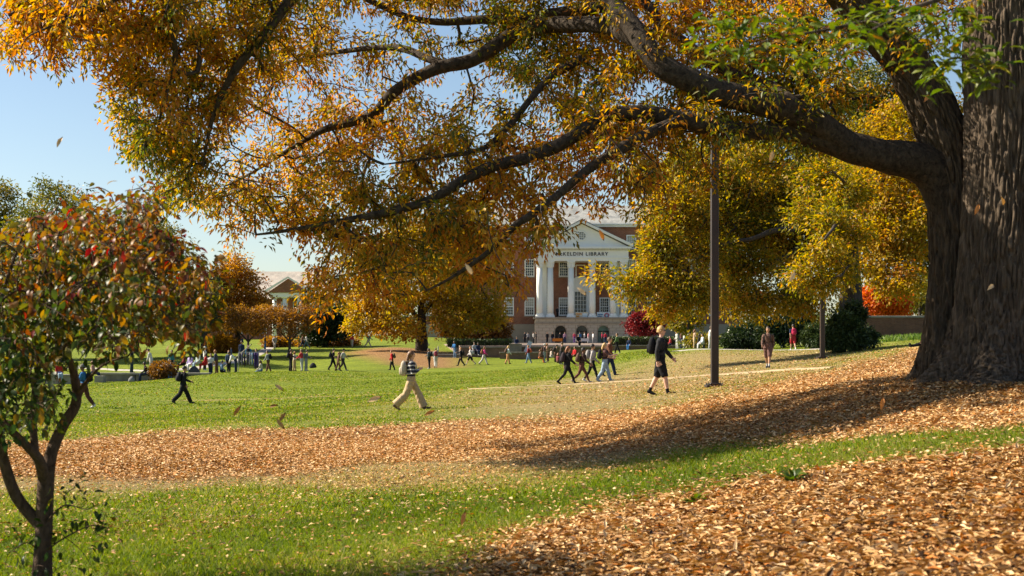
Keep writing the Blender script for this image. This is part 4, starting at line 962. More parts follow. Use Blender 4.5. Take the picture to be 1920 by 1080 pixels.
    if em:
        for r0, r1, m_ in ((.30, .42, RD), (.20, .29, BL)):
            g = MB(); n = 18
            for i in range(n):
                a0, a1 = 2*math.pi*i/n, 2*math.pi*(i+1)/n
                g.prism([(.53+r*math.cos(a), .5+r*math.sin(a)) for r, a in ((r0, a0), (r1, a0), (r1, a1), (r0, a1))], -.078, -.062)
            g.build("emblem", m_, em)
library()

def left_hall():
    D = 250.0; s = D/F; X = lambda px: (px-960)*s; Z = lambda py: CAMZ+(HY-py)*s
    zb = Z(643)-.5; base = np.array([X(460), D, zb]); root = empty("brick_hall", base); tag(root, "brick hall with pale slate roof and white columned porch", "building")
    def fin(mb, name, mat, parent=None, smooth=False):
        mb.v = [(x-base[0], y-base[1], z-base[2]) for x, y, z in mb.v]; return mb.build(name, mat, parent or root, 0, smooth)
    fin(MB().box(X(300), X(640), D+2, D+16, zb, Z(560)), "wall", BRICK)
    x0, x1 = X(290), X(650)
    fin(MB().add([(x0,D+1,Z(560)),(x1,D+1,Z(560)),(x1,D+17,Z(560)),(x0,D+17,Z(560)),(x0+5,D+9,Z(504)),(x1-5,D+9,Z(504))],[(0,1,5,4),(2,3,4,5),(1,2,5),(3,0,4),(3,2,1,0)]), "roof", SLATE_P)
    xa, xb = X(513), X(578)
    fin(MB().box(xa-.3, xb+.3, D-3, D+1.9, Z(558), Z(550)), "entablature", WHITE)
    gp = fin(MB().prism([(xa-.5, Z(549.8)), (xb+.5, Z(549.8)), ((xa+xb)/2, Z(524))], D-3.2, D+6), "gable", BRICK)
    for sg in (-1, 1):
        xe = (xa+xb)/2+sg*((xb-xa)/2+.8); xm = (xa+xb)/2
        fin(MB().prism([(xe, Z(549.6)), (xm, Z(523)), (xm, Z(520)), (xe+sg*.4, Z(547))], D-3.5, D-3.21), "raking_cornice", WHITE, gp)
    for px in (519, 538, 565):
        x = X(px); c = fin(MB().lathe(x, D-2.3, [(.46, zb+.8), (.44, zb+4), (.38, Z(560))], 16), "column", WHITE, None, True)
        fin(MB().box(x-.6, x+.6, D-2.9, D-1.7, zb, zb+.8), "column_base", WHITE, c); fin(MB().box(x-.52, x+.52, D-2.82, D-1.78, Z(560)+.002, Z(558)-.002), "capital", WHITE, c)
    fin(MB().box(xa-1, xb+1, D-3.6, D+1.99, zb-.2, zb+.01), "porch_step", STONE)
    for px in (420, 455, 490, 530, 553, 590, 620):
        for (t, b) in ((565, 585), (600, 625)):
            x = X(px); w = fin(MB().box(x-.62, x+.62, D+1.9, D+1.998, Z(b), Z(t)), "window", WHITE)
            fin(MB().box(x-.5, x-.03, D+1.87, D+1.896, Z(b)+.1, Z(t)-.1).box(x+.03, x+.5, D+1.87, D+1.896, Z(b)+.1, Z(t)-.1), "pane", GLASS, w)
    ym = D+9
left_hall()

# ------------------------------------------------------------------ plaza, walls, hedges
PAVING = brickmat("plaza_paving", (.22, .17, .14), (.28, .22, .18), (.16, .13, .11), .6, .6)
PX0, PX1 = (862-960)/F*150, 26.0
def plaza():
    z0 = P(0, 648, 150)[2]; z1 = P(0, 643, 234)[2]
    o = MB().add([(PX0,150.6,-1.2),(PX1,150.6,-1.2),(PX1+14,238,-1.2),(PX0-8,238,-1.2),(PX0,150.6,z0),(PX1,150.6,z0),(PX1+14,238,z1),(PX0-8,238,z1)],
        [(0,3,2,1),(4,5,6,7),(0,1,5,4),(1,2,6,5),(2,3,7,6),(3,0,4,7)]).build("plaza", PAVING)
    tag(o, "paved plaza in front of the library", kind="structure")
plaza()
PCOP = plain("dark_coping", (.19, .165, .14), .85, .25, 2.5, .2)
def bw(name, lab, px0, px1, d, py_top, h, depth, mat, cop=True, panels=0, group=None):
    x0, x1 = (px0-960)/F*d, (px1-960)/F*d; zt = P(0, py_top, d)[2]; zb = zt-h
    o = empty(name, ((x0+x1)/2, d, zb)); w2 = (x1-x0)/2; tag(o, lab, "wall", group)
    MB().box(-w2, w2, 0, depth, 0, h-.14).build("wall_body", mat, o)
    if cop:
        n = max(1, int((x1-x0)/1.6)); cm = None
        for i in range(n):
            a = -w2-.05+(x1-x0+.1)*i/n; b2 = a+(x1-x0+.1)/n
            if cm is None: cm = MB().box(-(b2-a)/2+.008, (b2-a)/2-.008, -.07, depth+.07, 0, .137).mesh("coping_stone", PCOP if d > 120 else COPING, .015)
            c = bpy.data.objects.new("coping_stone", cm); link(c, o); c.location = ((a+b2)/2, 0, h-.138)
    return o
bw("plaza_wall", "long low brick wall edging the plaza left of the steps", 862, 958, 149.9, 650, 2.6, .6, WALLBR, group="plaza walls")
bw("plaza_wall", "brick wall of the plaza behind the walking four", 976, 1143, 150.1, 649.5, 2.6, .5, WALLBR, group="plaza walls")
bw("plaza_wall", "plaza wall under the right-hand hedge", 1144, 1345, 149.9, 647, 2.6, .6, WALLBR, group="plaza walls")
bw("plaza_wall", "stepped stone pier with flat cap at the left of the plaza steps", 956, 978, 149.0, 644, 2.8, .85, WALLST, group="plaza walls")
bw("plaza_wall", "lower front wall with pale cap before the steps", 937, 1010, 146.0, 660, 2.2, 1.4, WALLBR, group="plaza walls")
bw("plaza_wall", "dark short wall block at the end of the leafy bank", 812, 866, 146.5, 664, 2.0, 2.5, WALLST, group="plaza walls")
HEDGE_LEAF = leafmat("hedge_leaf", [(0, (.02, .035, .01)), (.5, (.045, .07, .016)), (1, (.09, .12, .025))], .25)
def hedge(lab, px0, px1, d, py0, py1, depth):
    x0, x1 = (px0-960)/F*d, (px1-960)/F*d; z1, z0 = P(0, py0, d)[2], P(0, py1, d)[2]
    o = empty("hedge", ((x0+x1)/2, d, z0)); tag(o, lab, "hedge", "clipped hedges on the plaza")
    w2 = (x1-x0)/2; h = z1-z0; n = int(900*(x1-x0)*.35)+300
    c = np.stack([R.uniform(-w2, w2, n), R.uniform(0, depth, n), R.uniform(0, h, n)], -1)
    f = R.integers(0, 3, n); c[f == 0, 1] = R.uniform(-.05, .08, (f == 0).sum()); c[f == 1, 2] = h+R.uniform(-.08, .06, (f == 1).sum())
    Lv, T, A = scatter('diamond', c, rnd_dirs(n), rnd_dirs(n)+np.array([0, -.5, .8]), .2*R.uniform(.6, 1.3, n), .12, R.uniform(.1, .9, n))
    g = obj_np("foliage", Lv, T, HEDGE_LEAF, o, attr={"t": ('FACE', A)}); g["kind"] = "stuff"
    MB().box(-w2+.1, w2-.1, .12, depth-.1, -.05, h-.1).build("inner_twigs", BARK_DARK, o)
hedge("clipped hedge on the plaza wall left of the steps", 838, 960, 153, 637, 650, 2.2)
hedge("clipped hedge on the plaza wall right of the steps", 1143, 1268, 153, 633, 648, 2.2)
# brick wall on the right
bw("garden_wall", "dark brick garden wall with flat coping beyond the great oak", 1612, 1830, 104, 592, 2.2, .4, BRICK_DARK)
GCOVER = leafmat("ground_cover_leaf", [(0, (.05, .10, .016)), (.5, (.11, .19, .03)), (1, (.22, .28, .06))], .4)
def bed():
    n = 5000; x = R.uniform(24.5, 36, n); y = R.uniform(95.5, 103.8, n); c = np.stack([x, y, ground(x, y)-.02], -1)
    Lv, T, A = scatter('blade', c, rnd_dirs(n, .3)*.6+np.array([0, 0, 1.]), rnd_dirs(n, .2), .42*R.uniform(.5, 1.3, n), .09, R.uniform(.1, 1, n))
    tag(obj_np("flower_bed_leaves", Lv, T, GCOVER, attr={"t": ('FACE', A)}), "strip of green leafy bedding along the brick garden wall", "bedding plants", kind="stuff")
bed()
# low stone walls of the seating area on the left
bw("stone_wall", "long low stone seat wall left of the lawn behind the rusty bush", 185, 392, 99, 699, .95, .5, WALLST, group="low stone walls")
bw("stone_wall", "pale stone block pier ending the seat wall", 177, 193, 96.5, 701, 1.25, .8, COPING, False, group="low stone walls")
bw("stone_wall", "pale seat wall section beside the dogwood stems", 84, 162, 94, 702, 1.3, .6, COPING, group="low stone walls")

# ------------------------------------------------------------------ lamp posts
POSTM = plain("bronze_steel", (.030, .017, .013), .5, .25, 3, 0, .5); BOLT = plain("bolt_steel", (.12, .11, .1), .4, .2, 20, 0, .5, .6)
LENS = plain("lamp_lens", (.55, .55, .52), .3)
def lamp_post(px, d, lab, hgt):
    b = on_ground(px, d); o = empty("lamp_post", b); tag(o, lab, "lamp post", "square lamp posts")
    h = .105
    MB().box(-h, h, -h, h, -.1, hgt).build("post", POSTM, o, .012)
    MB().box(-.26, .26, -.26, .26, -.02, .05).build("base_plate", POSTM, o, .008)
    MB().box(-.15, .15, -.15, .15, .051, .11).build("base_collar", POSTM, o, .02)
    for sx in (-.2, .2):
        for sy in (-.2, .2): MB().lathe(sx, sy, [(.03, .051), (.03, .085), (.014, .086), (.014, .12)], 8).build("bolt", BOLT, o)
    MB().box(-.035, .035, -h-.006, -h-.001, .55, .72).build("hand_hole_cover", POSTM, o)
    MB().box(-.08, .08, -.9, -h-.002, hgt-.25, hgt-.15).build("arm", POSTM, o)
    hd = MB().box(-.28, .28, -1.35, -.55, hgt-.15, hgt+.08).build("lamp_head", POSTM, o, .03)
    MB().box(-.22, .22, -1.28, -.62, hgt-.162, hgt-.151).build("lens", LENS, hd)
lamp_post(1340, 40, "tall square dark brown lamp post standing nearest on the lawn", 7.3)
lamp_post(1542, 66, "second, more distant brown lamp post on the leafy slope", 5.0)
# ------------------------------------------------------------------ people
SKINS = {'light': (.58, .33, .22), 'tan': (.42, .23, .14), 'brown': (.20, .10, .06), 'pink': (.62, .36, .27)}
def cloth(c): return plain("cloth_%02d%02d%02d" % tuple(int(v*99) for v in c), c, .88, .2, 22, .25, .15)
def skinm(k): return plain("skin_"+k, SKINS[k], .5, .08, 12, 0, .35)
def hairm(c): return plain("hair_%02d%02d%02d" % tuple(int(v*99) for v in c), c, .5, .4, 60, .3, .4)
def stripem():
    if "stripe" in _mc: return _mc["stripe"]
    m, t, b = nodes_of("striped_knit"); tc = N(t, "ShaderNodeTexCoord"); sp = N(t, "ShaderNodeSeparateXYZ"); t.links.new(tc.outputs["Object"], sp.inputs[0])
    nz = N(t, "ShaderNodeTexNoise", Scale=5.0); t.links.new(tc.outputs["Object"], nz.inputs["Vector"])
    a = N(t, "ShaderNodeMath", operation='MULTIPLY_ADD'); t.links.new(nz.outputs[0], a.inputs[0]); a.inputs[1].default_value = .07; t.links.new(sp.outputs[2], a.inputs[2])
    f = N(t, "ShaderNodeMath", operation='MULTIPLY'); t.links.new(a.outputs[0], f.inputs[0]); f.inputs[1].default_value = 9.5
    g = N(t, "ShaderNodeMath", operation='FRACT'); t.links.new(f.outputs[0], g.inputs[0])
    r = ramp(t, [(0, (.012, .014, .03)), (.66, (.012, .014, .03)), (.70, (.55, .52, .50)), (.96, (.5, .48, .48)), (1, (.012, .014, .03))], 'LINEAR'); t.links.new(g.outputs[0], r.inputs[0])
    t.links.new(r.outputs[0], b.inputs["Base Color"]); b.inputs["Roughness"].default_value = .9; _mc["stripe"] = m; return m
def plaidm():
    if "plaid" in _mc: return _mc["plaid"]
    m, t, b = nodes_of("brown_plaid"); tc = N(t, "ShaderNodeTexCoord"); ck = N(t, "ShaderNodeTexChecker", Scale=16.0)
    t.links.new(tc.outputs["Object"], ck.inputs[0]); ck.inputs[1].default_value = (.06, .03, .022, 1); ck.inputs[2].default_value = (.14, .075, .05, 1)
    t.links.new(ck.outputs[0], b.inputs["Base Color"]); b.inputs["Roughness"].default_value = .9; _mc["plaid"] = m; return m

TMP = bpy.data.scenes.new("workbench")
def ring(c, ax, ref, ra, rb, n=12, p=2.0):
    """superellipse ring round c, across axis ax; ra along ref, rb across"""
    ax = ax/np.linalg.norm(ax); u = ref-ax*np.dot(ref, ax); u /= np.linalg.norm(u); v = np.cross(ax, u)
    th = np.arange(n)*2*math.pi/n; ct, st = np.cos(th), np.sin(th)
    x = np.sign(ct)*np.abs(ct)**(2/p)*ra; y = np.sign(st)*np.abs(st)**(2/p)*rb
    return c+x[:, None]*u+y[:, None]*v
def loft(rings):
    n = len(rings[0]); V = np.vstack(rings); k = np.arange(len(rings)-1)[:, None]*n; s = np.arange(n)[None]; s2 = (s+1) % n
    Q = np.stack([k+s, k+s2, k+n+s2, k+n+s], -1).reshape(-1, 4).tolist()
    Q.append(list(range(n-1, -1, -1))); Q.append(list(range(len(V)-n, len(V)))); return V, Q
_FX = np.array([1., 0, 0]); _FY = np.array([0, 1., 0])

def person(label, px, d, H=1.7, face=0, pose='walk', top=(.05,.05,.06), bottom=(.03,.03,.04), shoe=(.04,.04,.045), skin='light', hair=(.08,.05,.03), hairlen=0, legs='trousers',
           sleeve=1.0, pack=None, stride=1.0, lean=0.0, arms=None, flip=False, cap=None, z=None, group="students on the lawn", topmat=None, female=False, tote=None, glasses=False, headtilt=0., packlabel=None, sock=None, shiftz=0.0):
    x = (px-960)/F*d; zz = gz(x, d) if z is None else z
    near = d < 70; s = H/1.76; fa = math.radians(face)
    root_loc = np.array([x, d, zz+shiftz])
    A = math.radians
    # --- pose
    if pose == 'walk': th = [A(27*stride), A(-20*stride)]; kn = [A(6), A(24*stride)]; ft = [A(10), A(-28*stride)]
    elif pose == 'sit': th = [A(86), A(80)]; kn = [A(84), A(70)]; ft = [0, 0]
    elif pose == 'floor': th = [A(84), A(78)]; kn = [A(10), A(6)]; ft = [A(50), A(50)]
    elif pose == 'cross': th = [A(75), A(70)]; kn = [A(130), A(125)]; ft = [A(-30), A(-30)]
    else: th = [A(4), A(-3)]; kn = [A(3), A(4)]; ft = [0, 0]
    if flip: th = th[::-1]; kn = kn[::-1]; ft = ft[::-1]
    lt, ls = .435, .415
    kneez = [-math.cos(t)*lt for t in th]; ank = [kneez[i]-math.cos(th[i]-kn[i])*ls for i in range(2)]
    hz = {'walk': -min(ank)+.085, 'stand': -min(ank)+.085, 'sit': .52, 'floor': .13, 'cross': .13}[pose]
    if pose == 'walk': hz -= .012
    hip = np.array([0, 0, hz]); sp = np.array([math.sin(lean), 0, math.cos(lean)]); fw = np.array([math.cos(lean), 0, -math.sin(lean)])
    S = []      # (V, Q, tag)
    def seg(pts, ra, rb, tags, ref=_FX, n=12, p=2.0):
        pts = np.asarray(pts, float); tg = np.gradient(pts, axis=0)
        rg = [ring(pts[i], tg[i], ref, ra[i], rb[i], n, p) for i in range(len(pts))]
        V, Q = loft(rg); S.append((V, Q, np.repeat(np.array([tags] if isinstance(tags, int) else tags), n if not isinstance(tags, int) else len(V))))
    SK, TOP, BOT, SHOE, SOCK = 0, 1, 2, 3, 4
    sw = .92 if female else 1.0
    # torso
    hs = np.array([-.07, .02, .08, .17, .27, .38, .46, .52, .56]); ra = np.array([.095, .118, .122, .112, .112, .122, .115, .085, .062])+.008
    rb = np.array([.11, .165, .168, .145, .148, .172, .178, .15, .085])*sw+.01
    seg([hip+sp*h for h in hs], ra, rb, [BOT, BOT, BOT if legs != 'dress' else TOP, TOP, TOP, TOP, TOP, TOP, TOP], ref=fw, n=18, p=2.3)
    # neck and head
    hd = np.array([math.sin(lean+headtilt), 0, math.cos(lean+headtilt)]); hf = np.array([math.cos(lean+headtilt), 0, -math.sin(lean+headtilt)])
    nb = hip+sp*.545
    seg([nb, nb+sp*.045+hf*.008, nb+hd*.09+hf*.012], [.058, .052, .052], [.058, .05, .05], SK, ref=hf)
    hc = nb+hd*.07
    hh = np.array([.0, .025, .06, .10, .14, .175, .205, .225]); fo = np.array([.045, .038, .025, .015, .008, .004, 0, 0])
    seg([hc+hd*hh[i]+hf*fo[i] for i in range(8)], [.035, .06, .082, .094, .098, .092, .068, .03], [.034, .05, .065, .073, .076, .074, .056, .026], SK, ref=hf, n=14)
    hcen = hc+hd*.125
    if near:
        seg([hcen+hf*.092+hd*.012, hcen+hf*.112-hd*.028, hcen+hf*.100-hd*.042], [.012, .017, .012], [.012, .016, .014], SK, ref=_FY, n=6)
        for sy in (-1, 1): seg([hcen+_FY*sy*.072-hd*.035, hcen+_FY*sy*.083, hcen+_FY*sy*.076+hd*.032], [.014, .022, .012], [.012, .015, .01], SK, ref=hf, n=6)
    # legs
    wide = {'wide': 1.0, 'flare': .5}.get(legs, 0.0)
    for i, sy in ((0, 1), (1, -1)):
        hp = hip+np.array([0, sy*.085, -.0]); kd = np.array([math.sin(th[i]), 0, -math.cos(th[i])]); k = hp+kd*lt
        sd = np.array([math.sin(th[i]-kn[i]), 0, -math.cos(th[i]-kn[i])]); a = k+sd*ls
        if pose == 'cross': a = a+np.array([0, -sy*.16, 0]); k = k+np.array([0, sy*.16, 0])
        m = 6; up = [hp+(k-hp)*t for t in np.linspace(0, 1, m)]; lo = [k+(a-k)*t for t in np.linspace(0, 1, m+2)[1:]]
        rr = list(np.interp(np.linspace(0, 1, m), [0, .4, 1], [.095, .083, .06]))+list(np.interp(np.linspace(0, 1, m+2)[1:], [0, .3, .7, 1], [.058, .06, .045, .038]))
        rr = np.array(rr); tg = [BOT]*len(rr); g = np.linspace(0, 1, len(rr))
        if legs == 'shorts':
            tg = [BOT if q < .44 else (SK if q < .84 else SOCK) for q in g]; rr = rr+np.array([.03 if q < .44 else 0 for q in g])
        elif legs in ('skirt', 'dress'):
            tg = [BOT if q < .25 else SK for q in g]
        elif legs == 'trousers': rr = rr+.014+.012*g
        elif legs in ('wide', 'flare'): rr = rr+.02+wide*.075*np.clip(g-.15, 0, 1)
        elif legs == 'leggings': rr = rr+.002
        seg(up+lo, rr*1.05, rr, tg, n=12)
        fa_ = ft[i]; fd = np.array([math.cos(fa_), 0, math.sin(fa_)]); fu = np.array([-math.sin(fa_), 0, math.cos(fa_)])
        if pose == 'floor': fd, fu = np.array([math.sin(.4), 0, math.cos(.4)]), np.array([-math.cos(.4), 0, math.sin(.4)])
        heel = a-fd*.055-fu*.045
        seg([heel, heel+fd*.05+fu*.012, heel+fd*.13+fu*.0, heel+fd*.21-fu*.012, heel+fd*.265-fu*.018], [.034, .05, .044, .034, .018], [.034, .042, .046, .048, .03], SHOE, ref=fu, n=10)
        seg([a+np.array([0, 0, .02]), a-fu*.04], [.042, .045], [.04, .042], SHOE, ref=fd, n=8)
    if legs in ('skirt', 'dress'):
        seg([hip+sp*.1, hip-sp*.06, hip-np.array([0, 0, .22]), hip-np.array([0, 0, .42])], [.12, .15, .19, .23], [.16, .18, .21, .24], BOT, n=18)
    # arms
    if arms is None: arms = ((-24*stride, 18), (22*stride, 28)) if pose == 'walk' else (((12, 45), (8, 40)) if pose in ('sit', 'floor', 'cross') else ((4, 12), (-4, 10)))
    if flip: arms = arms[::-1]
    hands = []
    for i, sy in ((0, 1), (1, -1)):
        sh = hip+sp*.485+np.array([0, sy*.178*sw, 0]); a0, e0 = A(arms[i][0])+lean*.3, A(arms[i][1]); ab = A(arms[i][2] if len(arms[i]) > 2 else 9)
        ud = np.array([math.sin(a0)*math.cos(ab), sy*math.sin(ab), -math.cos(a0)*math.cos(ab)]); e = sh+ud*.285
        inn = A(arms[i][3] if len(arms[i]) > 3 else 4)
        ld = np.array([math.sin(a0+e0)*math.cos(inn), -sy*math.sin(inn), -math.cos(a0+e0)*math.cos(inn)]); wr = e+ld*.25
        up = [sh-ud*.02+np.array([0, -sy*.03, .015])]+[sh+(e-sh)*t for t in (.12, .4, .7, 1)]; lo = [e+(wr-e)*t for t in (.25, .55, .8, 1)]
        rr = np.array([.05, .062, .052, .046, .043, .042, .038, .033, .028]); fr = np.array([0, .05, .18, .35, .5, .62, .76, .9, 1.0])
        tg = [TOP if q <= sleeve else SK for q in fr]; rr = rr+np.array([.016 if q <= sleeve else 0 for q in fr])
        seg(up+lo, rr, rr, tg, n=10)
        hn = np.cross(ld, _FY); hn /= np.linalg.norm(hn)+1e-9; lat = np.cross(ld, hn)
        pc = wr+ld*.05
        seg([wr-ld*.015, wr+ld*.03, wr+ld*.075, wr+ld*.095], [.026, .038, .040, .032], [.020, .017, .016, .012], SK, ref=hn, n=10)
        if near:
            for f, (o, L_) in enumerate(((-.030, .060), (-.010, .074), (.010, .078), (.029, .066))):
                b0 = wr+ld*.088+hn*o; cu = -lat*sy*.0
                seg([b0, b0+ld*L_*.5+lat*.006, b0+ld*L_*.85+lat*.022], [.0095, .009, .007], [.0095, .009, .007], SK, ref=hn, n=6)
            b0 = wr+ld*.03+hn*.036; seg([b0, b0+hn*.022+ld*.026, b0+hn*.028+ld*.056], [.012, .011, .008], [.012, .011, .008], SK, ref=lat, n=6)
        hands.append(pc)
    # --- one surface
    V = []; Q = []; T = []; o_ = 0
    for v, q, t in S: V.append(v); Q += [[i+o_ for i in f] for f in q]; T.append(t); o_ += len(v)
    V = np.vstack(V); T = np.concatenate(T)
    me = bpy.data.meshes.new("src"); me.from_pydata(V.tolist(), [], Q)
    tmp = bpy.data.objects.new("src", me); TMP.collection.objects.link(tmp)
    rm = tmp.modifiers.new("r", 'REMESH'); rm.mode = 'VOXEL'; rm.voxel_size = .0105 if near else (.024 if d < 140 else .032)
    sm = tmp.modifiers.new("s", 'SMOOTH'); sm.factor = .5; sm.iterations = 2 if near else 1
    TMP.view_layers[0].update(); dg = TMP.view_layers[0].depsgraph; bm_ = bpy.data.meshes.new_from_object(tmp.evaluated_get(dg)); bpy.data.objects.remove(tmp); bpy.data.meshes.remove(me)
    bm_.name = "person"; nv = len(bm_.vertices); co = np.empty(nv*3, np.float32); bm_.vertices.foreach_get("co", co); co = co.reshape(-1, 3)
    near_t = np.empty(nv, int); V32 = V.astype(np.float32); Vn = (V32**2).sum(1)[None]
    for i in range(0, nv, 4000):
        near_t[i:i+4000] = T[(Vn-2*(co[i:i+4000]@V32.T)).argmin(1)]
    if near:      # cloth folds
        f = np.sin(co[:, 2]*38+np.sin(co[:, 0]*21)*2+np.sin(co[:, 1]*17)*2)*.0035*(near_t != SK)*(near_t != SHOE)
        nrm = np.empty(nv*3, np.float32); bm_.vertices.foreach_get("normal", nrm); co = co+nrm.reshape(-1, 3)*f[:, None]
    bm_.vertices.foreach_set("co", (co*s).ravel())
    npo = len(bm_.polygons); ls_ = np.empty(npo, np.int32); bm_.polygons.foreach_get("loop_start", ls_); vi = np.empty(len(bm_.loops), np.int32); bm_.loops.foreach_get("vertex_index", vi)
    bm_.materials.clear()
    mats = [skinm(skin), topmat or cloth(top), cloth(bottom), cloth(shoe), cloth(sock or (.6, .6, .58))]
    for m in mats: bm_.materials.append(m)
    bm_.polygons.foreach_set("material_index", near_t[vi[ls_]].astype(np.int32)); bm_.polygons.foreach_set("use_smooth", np.ones(npo, bool)); bm_.update()
    body = bpy.data.objects.new("person", bm_); body.location = root_loc; body.rotation_euler = (0, 0, fa); COL.objects.link(body)
    tag(body, label, "person", group)
    def child(name, V, Q, mat, smooth=True, parent=body):
        m = bpy.data.meshes.new(name); m.from_pydata((np.asarray(V)*s).tolist(), [], [list(map(int, f)) for f in Q]); m.materials.append(mat)
        m.polygons.foreach_set("use_smooth", np.full(len(m.polygons), smooth)); o = bpy.data.objects.new(name, m); COL.objects.link(o); o.parent = parent; return o
    # hair: cap over the skull, longer hair falling behind
    n, rows_ = 18, 9; VV = []; QQ = []
    rx, ry, rz = .108, .090, .128
    for r_ in range(rows_+1):
        ph = r_/rows_
        for j in range(n):
            a = j*2*math.pi/n; front = math.cos(a)
            low = 1.92 if front < .2 else 1.92-(front-.2)*1.05          # how far down the hair reaches
            if hairlen > .05 and front < .3: low += .25
            p = ph*low; jt = 1+.05*math.sin(j*3.1+r_*2.3)+.03*math.sin(j*7+r_*5)
            VV.append(hcen+hd*(rz*math.cos(p)*jt)+hf*(rx*math.sin(p)*front*jt-.006)+_FY*(ry*math.sin(p)*math.sin(a)*jt))
    for r_ in range(rows_): QQ += [[r_*n+j, r_*n+(j+1) % n, (r_+1)*n+(j+1) % n, (r_+1)*n+j] for j in range(n)]
    hv, hq = np.array(VV), QQ
    if hairlen > .05:
        k = 8; rg = []
        for i in range(k):
            t = i/(k-1); c = hcen-hf*(.055+.055*math.sin(min(1, t*1.5)*1.6))-np.array([0, 0, 1])*(t*hairlen-.03)+hd*.02*(1-t)
            wv = 1+.12*math.sin(t*17)
            rg.append(ring(c, np.array([0, 0, -1.]), _FX, (.05 if t < .8 else .05-.12*(t-.8))*wv, (.095 if t < .8 else .095-.25*(t-.8))*wv, 12))
        v2, q2 = loft(rg); hq = hq+[[i+len(hv) for i in f] for f in q2]; hv = np.vstack([hv, v2])
    child("hair", hv, hq, hairm(hair))
    if cap:
        VV = []; QQ = []
        for r_ in range(7):
            p = r_/6*1.45
            for j in range(n): a = j*2*math.pi/n; VV.append(hcen+hd*(.137*math.cos(p)+.004)+hf*.117*math.sin(p)*math.cos(a)+_FY*.098*math.sin(p)*math.sin(a))
        for r_ in range(6): QQ += [[r_*n+j, r_*n+(j+1) % n, (r_+1)*n+(j+1) % n, (r_+1)*n+j] for j in range(n)]
        b0 = len(VV)
        for zt in (0, .008):
            for j in range(9): a = (j/8-.5)*1.9; VV.append(hcen+hd*(.02+zt)+hf*.11*math.cos(a)+_FY*.095*math.sin(a))
            for j in range(9): a = (j/8-.5)*1.9; VV.append(hcen+hd*(.002+zt)+hf*(.11*math.cos(a)+.085*math.cos(a))+_FY*.085*math.sin(a))
        for j in range(8): QQ += [[b0+j, b0+j+1, b0+9+j+1, b0+9+j], [b0+18+j, b0+27+j, b0+28+j, b0+19+j], [b0+9+j, b0+10+j, b0+28+j, b0+27+j]]
        child("cap", VV, QQ, cloth(cap))
    if near:
        dk = plain("eye_dark", (.03, .02, .02), .3); lp = plain("lip", (.42, .16, .13), .5)
        for sy in (-1, 1):
            V2, Q2 = loft([ring(hcen+hf*.088+_FY*(sy*.032+dy)+hd*.004, _FY, hf, r_, r_*.8, 8) for dy, r_ in ((-.012, .004), (-.005, .010), (.005, .010), (.012, .004))]); child("eye", V2, Q2, dk)
        V2, Q2 = loft([ring(hcen+hf*.094-hd*.068+_FY*dy, _FY, hf, r_, r_*.7, 8) for dy, r_ in ((-.022, .003), (-.01, .008), (.01, .008), (.022, .003))]); child("lips", V2, Q2, lp)
        if glasses:
            g_ = MB()
            for sy in (-1, 1):
                V2, Q2 = loft([ring(hcen+hf*(.103+dx)+_FY*sy*.034+hd*.006, hf, hd, .021, .027, 10) for dx in (0, .006)]); g_.raw(V2*s, Q2)
                q = hcen+_FY*sy*.078+hd*.008; V2, Q2 = tube(np.array([q+hf*.1, q-hf*.0]), [.004, .004], 5); g_.raw(V2*s, Q2)
            g_.build("sunglasses", plain("black_lens", (.01, .01, .012), .15, .1, 5, 0, .6), body)
    # backpack, worn but a thing of its own
    if pack:
        def place(o): o.location = root_loc; o.rotation_euler = (0, 0, fa)
        bc = hip+sp*.13-fw*.20; m = cloth(pack); k = 7; ts = np.linspace(0, 1, k); hgt = .44
        wr_ = np.interp(ts, [0, .1, .5, .85, 1], [.10, .15, .16, .14, .07]); dr_ = np.interp(ts, [0, .1, .4, .8, 1], [.06, .095, .10, .08, .035])
        V1, Q1 = loft([ring(bc+sp*hgt*t-fw*.02, sp, fw, dr_[i], wr_[i], 16, 3.2) for i, t in enumerate(ts)])
        pl = packlabel or ("backpack on the back of the "+label)
        pl = " ".join(pl.split()[:16])
        V2, Q2 = loft([ring(bc+sp*(.03+.22*t)-fw*.105, sp, fw, .045*q, .115*q, 12, 3.0) for t, q in ((0, .6), (.12, .95), (.5, 1), (.88, .95), (1, .6))])
        if near:
            o = bpy.data.objects.new("backpack", None); COL.objects.link(o); place(o); tag(o, pl, "backpack", "backpacks being worn")
            child("bag_body", V1, Q1, m, True, o); child("front_pocket", V2, Q2, m, True, o)
            for sy in (-1, 1):
                pts = [bc+sp*.43+_FY*sy*.06+fw*.03, hip+sp*.555+_FY*sy*.095, hip+sp*.50+_FY*sy*.11+fw*.125, hip+sp*.33+_FY*sy*.125+fw*.15, hip+sp*.2+_FY*sy*.16+fw*.06, bc+sp*.06+_FY*sy*.14+fw*.06]
                p_, r_ = smooth_path(pts, [.018]*6, 22); V3, Q3 = tube(p_, r_, 6); child("strap", V3, Q3.tolist(), m, True, o)
            V3, Q3 = tube(smooth_path([bc+sp*.43+_FY*.03-fw*.02, bc+sp*.48, bc+sp*.43-_FY*.03-fw*.02], [.008]*3, 8)[0], [.008]*8, 6); child("handle", V3, Q3.tolist(), m, True, o)
        else:
            q2 = [[i+len(V1) for i in f] for f in Q2]; o = child("backpack", np.vstack([V1, V2]), Q1+q2, m, True, None); place(o); tag(o, pl, "backpack", "backpacks being worn")
    return body

